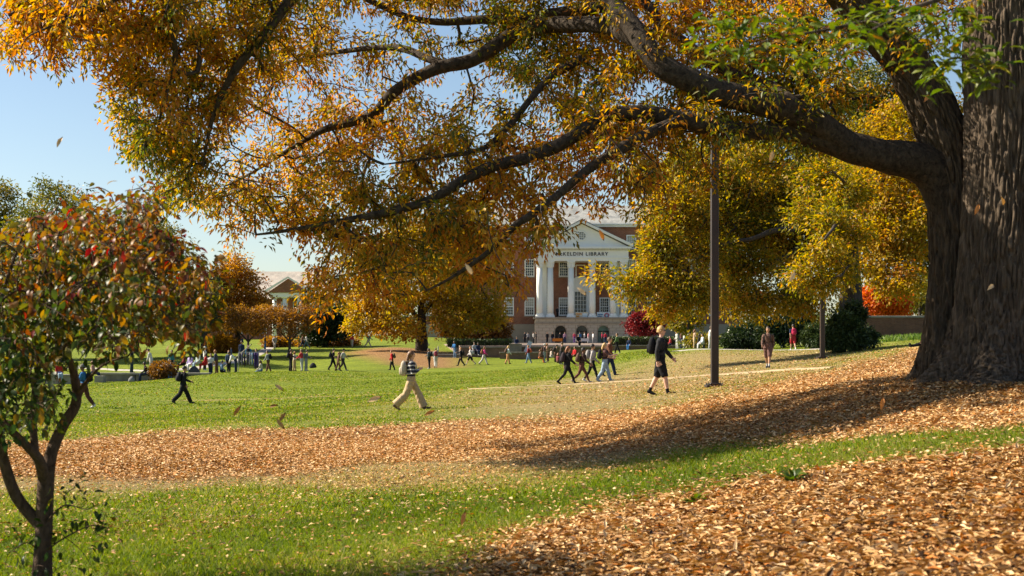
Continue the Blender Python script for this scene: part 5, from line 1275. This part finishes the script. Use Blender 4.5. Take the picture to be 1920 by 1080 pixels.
NAVY=(.02,.03,.07); BLACK=(.014,.014,.017); CHAR=(.03,.03,.034); GREY=(.25,.25,.26); LGREY=(.45,.45,.46); WHT=(.72,.71,.70); RED=(.42,.02,.025); BLUE=(.035,.14,.34); DENIM=(.12,.19,.30); LDENIM=(.26,.34,.44)
KHAKI=(.46,.33,.20); BROWN=(.11,.06,.04); PINK=(.55,.06,.22); TEAL=(.04,.16,.18); GREENC=(.10,.15,.07); PURP=(.10,.05,.2); ORG=(.55,.16,.05)
BLOND=(.45,.28,.11); AUB=(.20,.075,.03); DK=(.025,.018,.014); BRN=(.10,.055,.028); GINGER=(.34,.14,.04)
# nearest walkers
person("woman in striped navy sweater and wide khaki trousers striding across the lawn", 771, 39, 1.67, 4, 'walk', NAVY, KHAKI, (.12,.08,.06), 'light', (.15,.07,.03), .34, 'wide', 1, (.42,.36,.29), 1.05, arms=((-4,118,12,30),(8,112,10,35)), topmat=stripem(), female=True, packlabel="pale canvas bag on the back of the striped-sweater woman")
person("blond man in sunglasses, black sweatshirt and black shorts walking past the lamp post", 1238, 37.2, 1.80, -14, 'walk', CHAR, BLACK, BLACK, 'pink', BLOND, 0, 'shorts', 1, BLACK, .62, .03, ((-14,16),(20,22)), True, glasses=True, packlabel="black backpack on the blond man in black shorts", sock=BLACK)
person("auburn-haired woman in black leggings, last of the four on the track", 1064, 62, 1.70, 6, 'walk', BLACK, BLACK, BLACK, 'light', AUB, .24, 'leggings', 1, (.035,.025,.03), 1.0, .05, female=True, packlabel="dark backpack of the auburn-haired woman on the track")
person("person in dark brown clothes with brown leggings, second of the four on the track", 1091, 62.4, 1.62, 4, 'walk', (.05,.03,.025), (.12,.05,.04), (.5,.4,.36), 'brown', DK, 0, 'leggings', 1, (.10,.065,.05), 1.05, .1, female=True, packlabel="brown backpack of the second walker on the track")
person("person in pale grey top and black trousers with white shoes, third on the track", 1110, 63.4, 1.70, 4, 'walk', (.40,.37,.36), BLACK, WHT, 'tan', DK, 0, 'leggings', 1, (.27,.25,.24), .8, .04, flip=True, female=True, packlabel="grey backpack of the third walker on the track")
person("blonde woman in light blue jeans leading the four on the track", 1134, 62, 1.70, 0, 'walk', (.10,.05,.05), LDENIM, LGREY, 'pink', BLOND, .30, 'trousers', .45, BLACK, .75, .0, ((24,55),(40,60)), female=True, packlabel="black backpack of the blonde woman in light jeans")
person("tall dark-haired man half hidden behind the blonde woman", 1143, 69, 1.90, -20, 'walk', (.14,.06,.04), NAVY, BLACK, 'light', BRN, 0, stride=.7)
person("dark-haired man in brown plaid shirt and shorts with black backpack walking toward the lawn", 1440, 60.5, 1.77, 252, 'walk', BROWN, (.13,.07,.06), CHAR, 'tan', DK, 0, 'shorts', 1, BLACK, .75, .02, sock=WHT, topmat=plaidm(), packlabel="black backpack on the man in plaid shirt")
person("walker in navy shirt and red shorts going away by the yews", 1487, 97, 1.78, 95, 'walk', NAVY, (.36,.03,.04), WHT, 'light', DK, 0, 'shorts', .4, (.45,.03,.08), .7, packlabel="red backpack on the walker by the yews")
person("man in black cap and bright blue jacket walking left near the dogwood", 158, 56, 1.75, 184, 'walk', BLUE, (.09,.04,.03), WHT, 'brown', DK, 0, 'trousers', 1, BLACK, .8, .08, ((22,105,10,20),(-12,30)), cap=(.16,.15,.14), packlabel="black backpack on the man in blue jacket")
person("person all in black striding across the lawn with bulky backpack", 343, 60, 1.66, 26, 'walk', BLACK, BLACK, (.05,.05,.05), 'tan', DK, 0, 'flare', 1, (.02,.02,.025), 1.05, .1, ((20,50),(-15,40)), packlabel="bulky black backpack on the walker all in black")
person("person in black sitting against the far side of the great oak", 1742, 66, 1.7, 180, 'floor', BLACK, BLACK, BLACK, 'tan', DK, .1, lean=.1, group="people under trees")
# people on the far lawn
LW = "students on the lawn"
rows_p = [
 ("person in grey shirt and dark trousers alone on the lawn crest",503,112,1.72,180,'walk',(.30,.31,.33),BROWN,BRN,0,BLACK,{}),
 ("person in dark red shirt with black backpack, leftmost of the group of four",545,113,1.74,0,'stand',(.06,.03,.03),BLACK,DK,0,BLACK,{}),
 ("short person with blond hair in cream top within the group of four",552,113.5,1.55,0,'stand',(.6,.5,.42),KHAKI,GINGER,.2,None,{}),
 ("person in red top within the group of four on the crest",566,113,1.7,180,'stand',(.45,.04,.05),LGREY,BRN,.2,None,{}),
 ("person with grey backpack, rightmost of the group of four",574,112.5,1.66,20,'stand',(.12,.13,.15),GREY,DK,0,(.20,.21,.22),{}),
 ("dark-haired man in black T-shirt walking in the trio on the lawn",624,112,1.78,0,'walk',BLACK,BLACK,DK,0,(.03,.03,.035),{'sleeve':.4}),
 ("small figure in brown between the two men of the trio",634,113,1.5,0,'walk',BROWN,BROWN,AUB,.15,None,{}),
 ("man in dark cap and grey T-shirt leading the trio",643,112,1.8,-6,'walk',(.42,.41,.38),(.04,.035,.035),DK,0,CHAR,{'cap':BLACK,'sleeve':.4}),
 ("person in red shirt and dark trousers with green backpack",735,118,1.66,180,'walk',RED,BLACK,AUB,0,(.09,.08,.05),{'stride':.5}),
 ("person in dark grey jacket beside the striding woman's right",805,118,1.70,180,'stand',(.10,.11,.12),BLACK,DK,.15,(.03,.03,.035),{}),
 ("person in pale trousers with maroon backpack holding a yellow card",817,124,1.72,70,'walk',(.38,.36,.33),(.5,.48,.45),BRN,0,(.24,.04,.06),{'stride':.8,'arms':((160,20),(5,10))}),
 ("person in bright blue sitting on the dark wall end",853,146,1.7,200,'stand',BLUE,DENIM,BRN,0,None,{'lean':.15}),
 ("person in black jacket with raised arm and white shirt front",864,126,1.68,180,'walk',BLACK,BLACK,GINGER,0,(.02,.02,.02),{'arms':((60,30),(-10,20))}),
 ("person in white shirt and black shorts",882,127,1.70,180,'walk',(.62,.58,.58),BLACK,GINGER,0,LGREY,{'legs':'shorts'}),
 ("long-haired person in pink top and pale trousers with tan bag",907,128,1.70,0,'walk',PINK,(.55,.50,.48),AUB,.34,(.28,.12,.06),{'female':True}),
 ("blonde person in white jacket and tan trousers",952,130,1.70,0,'walk',(.6,.63,.66),(.5,.25,.12),BLOND,.28,(.10,.06,.05),{'female':True}),
 ("ginger-haired person in dark red jumper with orange bag",991,131,1.68,180,'walk',(.20,.025,.03),DENIM,GINGER,0,(.5,.12,.07),{}),
 ("person in black with orange bag sitting on the grass edge",1012,134,1.6,0,'sit',BROWN,ORG,AUB,.1,None,{}),
 ("person in grey beanie among the group by the steps",1021,133,1.75,0,'stand',(.10,.07,.07),(.30,.33,.36),GREY,0,BROWN,{'cap':(.4,.4,.38)}),
 ("person with ginger hair just behind the grey beanie",1027,137,1.72,180,'stand',(.35,.2,.15),BROWN,GINGER,.1,None,{}),
 ("small person in cream top among the group by the steps",1033,134,1.6,20,'sit',(.5,.42,.38),LGREY,BRN,.1,None,{}),
 ("person in brown jacket bending with a large backpack",1041,132,1.62,0,'stand',(.12,.08,.06),BROWN,DK,.1,(.05,.04,.04),{'lean':.25}),
 ("tall man in dark coat standing left of the four on the track",1052,118,1.82,0,'stand',(.06,.045,.04),BLACK,BRN,0,None,{}),
 ("person with red bag between the first two walkers",1078,122,1.6,200,'sit',RED,BROWN,BRN,.1,None,{}),
 ("man in olive jacket walking right of the blonde woman",1157,118,1.70,180,'walk',GREENC,BLACK,BRN,0,None,{'stride':.6}),
 ("person in blue jeans crouching by the plaza wall",1180,148,1.65,270,'sit',NAVY,BLUE,DK,0,None,{}),
 ("person in pale grey coat in the trio right of the man in shorts",1270,128,1.68,180,'stand',(.48,.48,.46),LGREY,BRN,0,None,{}),
 ("person in dark top at the middle of the trio right of the man in shorts",1277,129,1.7,0,'stand',(.16,.08,.08),NAVY,AUB,.1,None,{}),
 ("person in white at the right of the trio near the lamp post",1283,128,1.6,0,'stand',(.55,.55,.53),LGREY,DK,.1,None,{}),
 ("person in tan coat left of the seated pair near the lamp post",1302,116,1.6,0,'stand',(.42,.28,.2),KHAKI,AUB,.2,None,{}),
 ("person in white shirt half behind the near lamp post",1331,108,1.75,0,'stand',WHT,LGREY,BRN,0,None,{}),
 ("person in red seated at the foot of the hedge wall",1258,140,1.65,200,'sit',(.35,.04,.05),NAVY,BRN,0,None,{}),
 ("person in black seated left of the pair by the lamp post",1310,118,1.65,0,'sit',BLACK,NAVY,DK,0,None,{}),
 ("person in pale blue seated right of the pair by the lamp post",1318,119,1.65,180,'sit',(.5,.55,.62),LGREY,DK,.1,None,{}),
 ("person in dark jeans seated on the stone pier by the steps",968,148.2,1.65,270,'sit',NAVY,DENIM,DK,0,None,{'shiftz':1.0}),
 ("person in navy seated at the plaza wall behind the pink top",896,148,1.65,270,'sit',NAVY,NAVY,DK,0,None,{'shiftz':.3}),
 ("person in white leaning at the plaza wall behind the pink top",889,148.5,1.65,270,'sit',(.4,.4,.42),BLACK,BRN,0,None,{'shiftz':.3}),
 ("person in black seated on the wall above the grey beanie",1084,149,1.65,270,'sit',BLACK,BLACK,DK,0,None,{'shiftz':.9}),
 ("kneeling person in maroon just left of the four walkers",1046,126,1.6,30,'cross',(.2,.05,.06),BROWN,AUB,.2,None,{}),
 ("person in cream seated on the grass right of the clothes rack",490,109,1.65,200,'cross',(.55,.5,.42),DENIM,BRN,.2,None,{}),
 ("person in denim seated on the grass left of the clothes rack",415,106,1.65,20,'cross',DENIM,BLACK,DK,0,None,{}),
 ("person with dark hair passing behind the yew",1367,106,1.75,0,'walk',(.5,.5,.42),NAVY,BRN,0,None,{'shiftz':.3}),
]
for lab, px, d, H, face, pose, top, bot, hair, hl, pack, kw in rows_p:
    kw = dict(kw)
    if pose == 'stand' and 'arms' not in kw: kw['arms'] = ((R.uniform(-10, 35), R.uniform(10, 95)), (R.uniform(-10, 30), R.uniform(10, 80)))
    if pose == 'walk' and 'stride' not in kw: kw['stride'] = R.uniform(.55, 1.05)
    kw.setdefault('flip', bool(R.uniform() < .5)); kw.setdefault('lean', R.uniform(0, .14)); face += R.uniform(-28, 28); d += R.uniform(-2.5, 2.5)
    person(lab, px, d, H, face, pose, top, bot, (.35,.34,.33) if R.uniform() < .5 else (.05,.05,.05), ('light','tan','brown','light','pink')[R.integers(0, 5)], hair, hl, pack=pack, group=LW, **kw)
# seated students and groups on the left
SG = "students round the stone seats"
for lab, px, d, H, face, pose, top, bot, hair, hl, pack, z, kw in [
 ("standing person in black coat left of the rusty bush",247,101,1.72,10,'stand',BLACK,(.03,.05,.06),DK,.1,None,None,{'shiftz':.55}),
 ("person in black seated on a bench left of the rusty bush",275,97,1.7,200,'sit',BLACK,NAVY,DK,0,None,None,{'lean':.2}),
 ("person in white hood leaning behind the rusty bush",284,103,1.72,180,'stand',(.55,.53,.5),LGREY,DK,0,None,None,{'lean':.3,'shiftz':.5}),
 ("person in white T-shirt and blue jeans seated right of the rusty bush",317,97,1.7,290,'sit',(.66,.64,.6),DENIM,BRN,0,None,None,{'sleeve':.4}),
 ("person in teal top standing behind the seated white T-shirt",322,102,1.7,270,'stand',TEAL,BLACK,DK,0,None,None,{'shiftz':.3}),
 ("person in maroon top behind the walker all in black",345,103,1.65,200,'sit',(.2,.03,.04),BLACK,BRN,.1,None,None,{'shiftz':.45}),
 ("person in lavender top seated right of the walker all in black",357,104,1.6,250,'sit',(.45,.36,.6),WHT,BRN,.1,None,None,{'shiftz':.4}),
 ("person in pale green top seated on the wall end",372,105,1.68,230,'sit',(.42,.48,.42),(.3,.42,.5),AUB,.15,None,None,{'shiftz':.45}),
 ("tall man in white shirt and pale cap standing over the seated group",384,108,1.8,10,'stand',(.64,.62,.58),CHAR,BRN,0,None,None,{'cap':(.6,.55,.45),'shiftz':.35}),
 ("person in red top crouched in front of the white-shirted man",386,104,1.6,180,'sit',RED,RED,DK,0,None,None,{'shiftz':.3}),
 ("person in white printed T-shirt in the left-hand crest group",395,105,1.68,270,'stand',(.62,.61,.6),NAVY,BRN,.2,None,None,{'sleeve':.4,'shiftz':-.2}),
 ("blond person in dark shirt, rightmost of the crest group by the flag",406,106,1.75,180,'stand',(.06,.06,.09),BROWN,GINGER,.1,None,None,{'lean':.15}),
 ("person in bright red top sitting on the pale seat wall",111,93.6,1.7,300,'sit',(.5,.02,.025),LDENIM,BRN,0,None,'w',{}),
 ("person in blue sitting beyond the dogwood stems",84,103,1.7,270,'stand',TEAL,BROWN,DK,0,None,None,{'shiftz':.4}),
 ("person with laptop sitting on the seat wall behind the blue jacket",174,97.5,1.65,0,'sit',(.36,.2,.17),NAVY,AUB,.1,None,'w',{}),
 ("person in white sweater stooping at the clothes rack",442,107,1.72,200,'stand',(.66,.65,.63),NAVY,DK,0,None,None,{'lean':.75}),
 ("person in orange with arm raised beside the dark flag pole",429,108,1.68,270,'stand',(.06,.08,.14),BLACK,GINGER,0,None,None,{'arms':((170,5),(4,10))}),
 ("person in navy behind the clothes rack, leftmost of three",453,122,1.75,270,'stand',NAVY,NAVY,DK,0,None,None,{'shiftz':1.0}),
 ("person in bright blue behind the clothes rack, middle of three",466,121,1.72,90,'stand',BLUE,BLACK,BRN,0,BLACK,None,{'shiftz':.7}),
 ("person in black behind the clothes rack, rightmost of three",480,120,1.72,270,'stand',BLACK,BLACK,DK,0,None,None,{'shiftz':.4}),
 ]:
    zz = None
    if z == 'w':
        x = (px-960)/F*d; zz = P(0, 702 if px < 150 else 700, d)[2]-.44
    person(lab, px, d, H, face, pose, top, bot, (.05,.05,.05) if R.uniform() < .6 else WHT, ('light','tan','brown','light','pink')[R.integers(0, 5)], hair, hl, pack=pack, z=zz, group=SG, **kw)
# far walkers beyond the lawn and on the plaza
def plz(d): return float(np.interp(d, [150.6, 238], [P(0, 648, 150)[2], P(0, 643, 234)[2]]))
for lab, px, d, H, face, pose, top, bot, hair, pack in [
 ("dark figure standing on the far path left of the crab-apple",442,165,1.75,270,'stand',BLACK,BLACK,DK,None),
 ("person in blue shirt on the far path left of the crab-apple",452,166,1.75,90,'walk',DENIM,NAVY,DK,BLUE),
 ("person in light trousers and blue helmet on the far path",515,168,1.75,270,'walk',LGREY,(.5,.45,.42),BLUE,None),
 ("person in blue jeans sitting before the rusty hedge",497,168,1.65,0,'stand',BLACK,BLUE,DK,None),
 ("brown-coated person right of the crab-apple trunk",567,168,1.72,0,'walk',BROWN,NAVY,AUB,None),
 ("person in white shirt right of the crab-apple trunk",574,168,1.75,180,'walk',WHT,DENIM,DK,None),
 ("person in red jacket beside the dark evergreen",660,170,1.72,270,'walk',(.45,.04,.07),LGREY,BRN,None),
 ("person in blue shirt bending forward with pale trousers",690,170,1.75,0,'walk',DENIM,(.5,.47,.43),BRN,BLUE),
 ("person in white in the deep shade right of the dark trunk",798,176,1.7,180,'walk',LGREY,LGREY,DK,None)]:
    person(lab, px, d, H, face, pose, top, bot, (.1,.1,.1), 'tan', hair, 0, pack=pack, group="people on the far paths", lean=.5 if 'bending' in lab else 0)
for lab, px, d, face, pose, top, bot, hair in [
 ("dark-clothed person at the far end of the plaza hedge",984,222,270,'stand',CHAR,BLACK,DK),("grey-clothed person next to the wing's dark doorway",990,224,90,'stand',GREY,CHAR,DK),
 ("person in black coat left of the podium corner",1005,215,200,'stand',BLACK,BLACK,DK),("person in grey hood left of the podium corner",1000,218,20,'stand',(.3,.29,.28),BLACK,BRN),
 ("black-clothed person left of the orange table",1026,224,270,'stand',BLACK,BLACK,DK),("black-clothed person right of the orange table",1036,224,270,'stand',BLACK,NAVY,DK),
 ("dark figure in the left-hand arch",1050,228,90,'stand',BLACK,BLACK,DK),("person in mauve shirt right of the first arch",1059,224,270,'stand',(.35,.2,.28),NAVY,BRN),
 ("person in red and purple behind the white table",1077,226,270,'stand',(.4,.06,.1),PURP,DK),("person in blue shirt right of the white table",1087,222,90,'stand',BLUE,GREY,DK),
 ("person in pale shirt before the middle arch",1096,222,180,'stand',(.5,.48,.5),NAVY,BRN),("person in pink shirt before the middle arch",1103,223,0,'stand',(.5,.2,.22),LGREY,DK),
 ("person in white shirt between second and third arch",1112,224,200,'stand',WHT,GREY,DK),("person in maroon in the third arch",1129,226,180,'stand',(.3,.03,.07),BLACK,BRN),
 ("person in red by the green arch door",1135,227,90,'stand',(.4,.03,.05),NAVY,DK),("dark figure on the balcony beside the second column",1045,236.5,270,'stand',CHAR,BLACK,DK)]:
    bal = 'balcony' in lab
    person(lab, px, d, 1.75, face, pose, top, bot, (.08,.08,.08), 'tan', hair, 0, z=(P(0, 598, 235)[2]+.28 if bal else plz(d)), group="people on the library plaza")

# ------------------------------------------------------------------ small things
def stand_on(px, d): return on_ground(px, d)
def clothes_rack():
    b = on_ground(466, 108); o = empty("clothes_rack", b); tag(o, "clothes rack hung with purple and grey garments on the lawn crest", "clothes rack")
    st = plain("rail_steel", (.5, .5, .5), .35, .1, 5, 0, .5, .7); w_ = .78
    for sx in (-w_, w_):
        MB().box(sx-.02, sx+.02, -.02, .02, 0, 1.5).build("upright", st, o); MB().box(sx-.03, sx+.03, -.3, .3, 0, .04).build("foot", st, o)
    MB().box(-w_, w_, -.02, .02, 1.501, 1.54).build("rail", st, o)
    for i, c in enumerate([(.16,.15,.17),(.25,.22,.26),(.06,.05,.07),(.12,.11,.12),(.42,.36,.38),(.3,.4,.5),(.10,.06,.20),(.08,.05,.16)]):
        x = -w_+.1+i*.195; h = R.uniform(.85, 1.15); V = []
        rg = [ring(np.array([x, 0, 1.49-h*t]), np.array([0, 0, -1.]), _FX, a, b_, 10) for t, a, b_ in ((0, .02, .05), (.06, .05, .2), (.4, .06, .21), (.8, .075, .23), (1, .08, .25))]
        v, q = loft(rg); MB().raw(v, q).build("garment", cloth(c), o, 0, True)
clothes_rack()
def flag():
    b = on_ground(418, 108); o = empty("net_pole", b); tag(o, "slanting pale pole leaning over the lawn beside the clothes rack", "pole")
    a = P(418, 690, 108)-b; t = P(472, 645, 110)-b
    V, Q = tube(np.array([a*0, a, t]), [.03, .03, .025], 8); MB().raw(V, Q).build("pole", plain("pale_wood", (.5, .42, .3), .6), o)
    V, Q = loft([ring(t*k, t, _FY, .035, .035, 8) for k in (.93, 1.0)]); MB().raw(V, Q).build("grip", cloth(BLACK), o)
flag()
def table(px, d, z, wd, lab, ccol, tcol):
    x = (px-960)/F*d; o = empty("table", (x, d, z)); tag(o, lab, "table", "tables on the plaza")
    MB().box(-wd/2, wd/2, -.38, .38, .72, .76).build("table_top", plain("table_top", tcol, .6), o)
    MB().box(-wd/2-.02, wd/2+.02, -.41, -.385, .32, .765).build("cloth", cloth(ccol), o)
    for sx in (-1, 1):
        for sy in (-1, 1): MB().box(sx*(wd/2-.08)-.02, sx*(wd/2-.08)+.02, sy*.3-.02, sy*.3+.02, 0, .719).build("leg", plain("table_leg", (.2, .2, .2), .5), o)
table(1091, 219, plz(219), 2.1, "white clothed table before the middle arch", (.6,.6,.6), WHT)
table(1045, 221, plz(221), 1.5, "orange covered table before the first arch", (.6,.2,.03), (.6,.2,.03))
def leaning_board():
    d = 147.6; x = (986-960)/F*d; o = empty("sign_board", (x, d, P(0, 660, d)[2])); tag(o, "pale blue board leaning on the plaza step wall", "board")
    o.rotation_euler = (math.radians(-8), math.radians(24), 0)
    MB().box(-.22, .22, 0, .03, 0, 1.25).build("panel", plain("pale_board", (.40, .44, .52), .6), o); MB().box(-.25, .25, -.012, -.002, 1.20, 1.28).build("top_rail", cloth(GREY), o)
leaning_board()
def bench(px, d, lab):
    b = on_ground(px, d); o = empty("bench", b); tag(o, lab, "bench", "benches by the stone seats"); m = plain("dark_metal", (.03, .03, .035), .5)
    for i in range(4): MB().box(-.85, .85, -.24+i*.125, -.135+i*.125, .43, .47).build("slat", m, o)
    for sx in (-.7, .7):
        MB().box(sx-.03, sx+.03, -.22, -.16, 0, .429).build("leg", m, o); MB().box(sx-.03, sx+.03, .16, .22, 0, .429).build("leg", m, o)
bench(272, 97, "dark slatted bench under the seated person in black"); bench(317, 97, "dark slatted bench right of the rusty bush")
# sack on the grass in front of the benches
def lawn_bag(px, d, lab, c, s_):
    b = on_ground(px, d); k = np.linspace(0, 1, 6)
    v, q = loft([ring(b+np.array([0, 0, .42*s_*t]), np.array([0, 0, 1.]), _FX, r_*s_, r_*.7*s_, 12, 2.6) for t, r_ in zip(k, [.22, .27, .26, .22, .15, .06])])
    o = MB().raw(v-b, q).build("backpack", cloth(c), None, 0, True, tuple(b)); tag(o, lab, "backpack", "bags lying on the grass")
lawn_bag(247, 96.5, "white and black bag lying left of the bench", (.22,.22,.23), .9)
lawn_bag(364, 103, "dark grey bag lying at the foot of the seat wall", (.06,.06,.065), 1.7)
lawn_bag(587, 128, "dark bag lying alone on the shaded grass", CHAR, 1.2)

# weeds among the leaves
def weed(px, py, lab, n, h):
    x, y = hit(px, py); b = np.array([x, y, gz(x, y)]); o = empty("weed_plant", b); tag(o, lab, "plant", "weeds among the leaves")
    V, Q = tube(np.array([[0, 0, -.02], [.01, 0, h*.5], [0, .01, h*.8]]), [.006, .005, .003], 5); MB().raw(V, Q).build("stem", BARK_DARK, o)
    az = R.uniform(0, 6.28, n); el = R.uniform(.05, 1.1, n); C = b+np.stack([np.cos(az)*.03, np.sin(az)*.03, R.uniform(0, h*.7, n)], -1)
    leaf_objects(o, b, 'oval', C, np.stack([np.cos(az)*np.cos(el), np.sin(az)*np.cos(el), np.sin(el)], -1), np.tile([0, 0, 1.], (n, 1))+R.normal(0, .2, (n, 3)), h*R.uniform(.7, 1.2, n), h*R.uniform(.28, .42, n), R.uniform(0, .6, n), GREEN_OAK_LEAF)
weed(1488, 912, "broad-leaved green weed at the edge of the near leaf carpet", 26, .12)
weed(1305, 950, "low grassy green tuft left of the broad-leaved weed", 18, .09)
weed(1180, 1010, "smallest green tuft beside the near leaf carpet", 12, .06)
# leaves in the air
FL = [(112,266,9,70,.75,"tawny leaf falling through the open sky at the left"),(703,748,7.5,20,.95,"long pale leaf falling in front of the striding woman's path"),(524,727,9.5,-35,.8,"dark orange leaf falling over the lawn left of the pale one"),
 (445,770,9,55,.99,"orange leaf falling above the yellow grass strip"),(530,782,9,60,.4,"brown leaf falling just above a curled one over the lawn"),(526,795,8.4,-50,.55,"curled brown leaf falling over the leaf band"),(513,761,12,15,.35,"small dark leaf falling over the mown line"),
 (806,774,9.5,25,.99,"orange leaf falling at the striding woman's front foot"),(880,506,8,-55,.93,"pale leaf falling before the golden tree"),(1486,518,9,60,.93,"pale leaf falling before the green-gold oak"),(1128,441,9,-65,.99,"red-orange leaf falling before the pediment"),
 (1091,547,9,-40,.93,"pale leaf falling before the library columns"),(1738,184,9,50,.99,"orange leaf falling left of the oak stems"),(1832,392,9,65,.99,"orange leaf falling against the left part of the oak trunk"),(1858,538,9,35,.85,"tan leaf falling against the middle of the oak trunk"),
 (1880,378,10,-60,.6,"small brown leaf falling against the oak trunk's right part"),(1654,756,8.5,80,.99,"orange leaf falling over the shaded leaf slope"),(1757,788,8.5,50,.99,"orange leaf falling above the green strip by the oak"),(869,971,7.5,75,.99,"orange leaf falling over the near grass"),(1447,292,9,75,.95,"light leaf falling under the big bough")]
for px, py, d, an, t, lab in FL:
    a = math.radians(an); dr = np.array([[math.cos(a), R.normal(0, .3), math.sin(a)]]); V, T = TEMPL['lance']
    o = bpy.data.objects.new("falling_leaf", _leafmesh.get(('lit', t)) or mesh_np("falling_leaf", V*np.array([1, .30, 1.0]), T, [LITTER], {"t": ('FACE', np.full(len(T), t))}, True)); _leafmesh[('lit', t)] = o.data
    COL.objects.link(o); dd, yy, z3 = frames(dr, np.array([[0, -1., .25]])); L_ = .085
    c = P(px, py, d)-dd[0]*L_/2
    o.matrix_world = Matrix(((dd[0][0]*L_, yy[0][0]*L_, z3[0][0]*L_, c[0]), (dd[0][1]*L_, yy[0][1]*L_, z3[0][1]*L_, c[1]), (dd[0][2]*L_, yy[0][2]*L_, z3[0][2]*L_, c[2]), (0, 0, 0, 1)))
    tag(o, lab, "leaf", "leaves falling through the air")
bpy.data.scenes.remove(TMP)
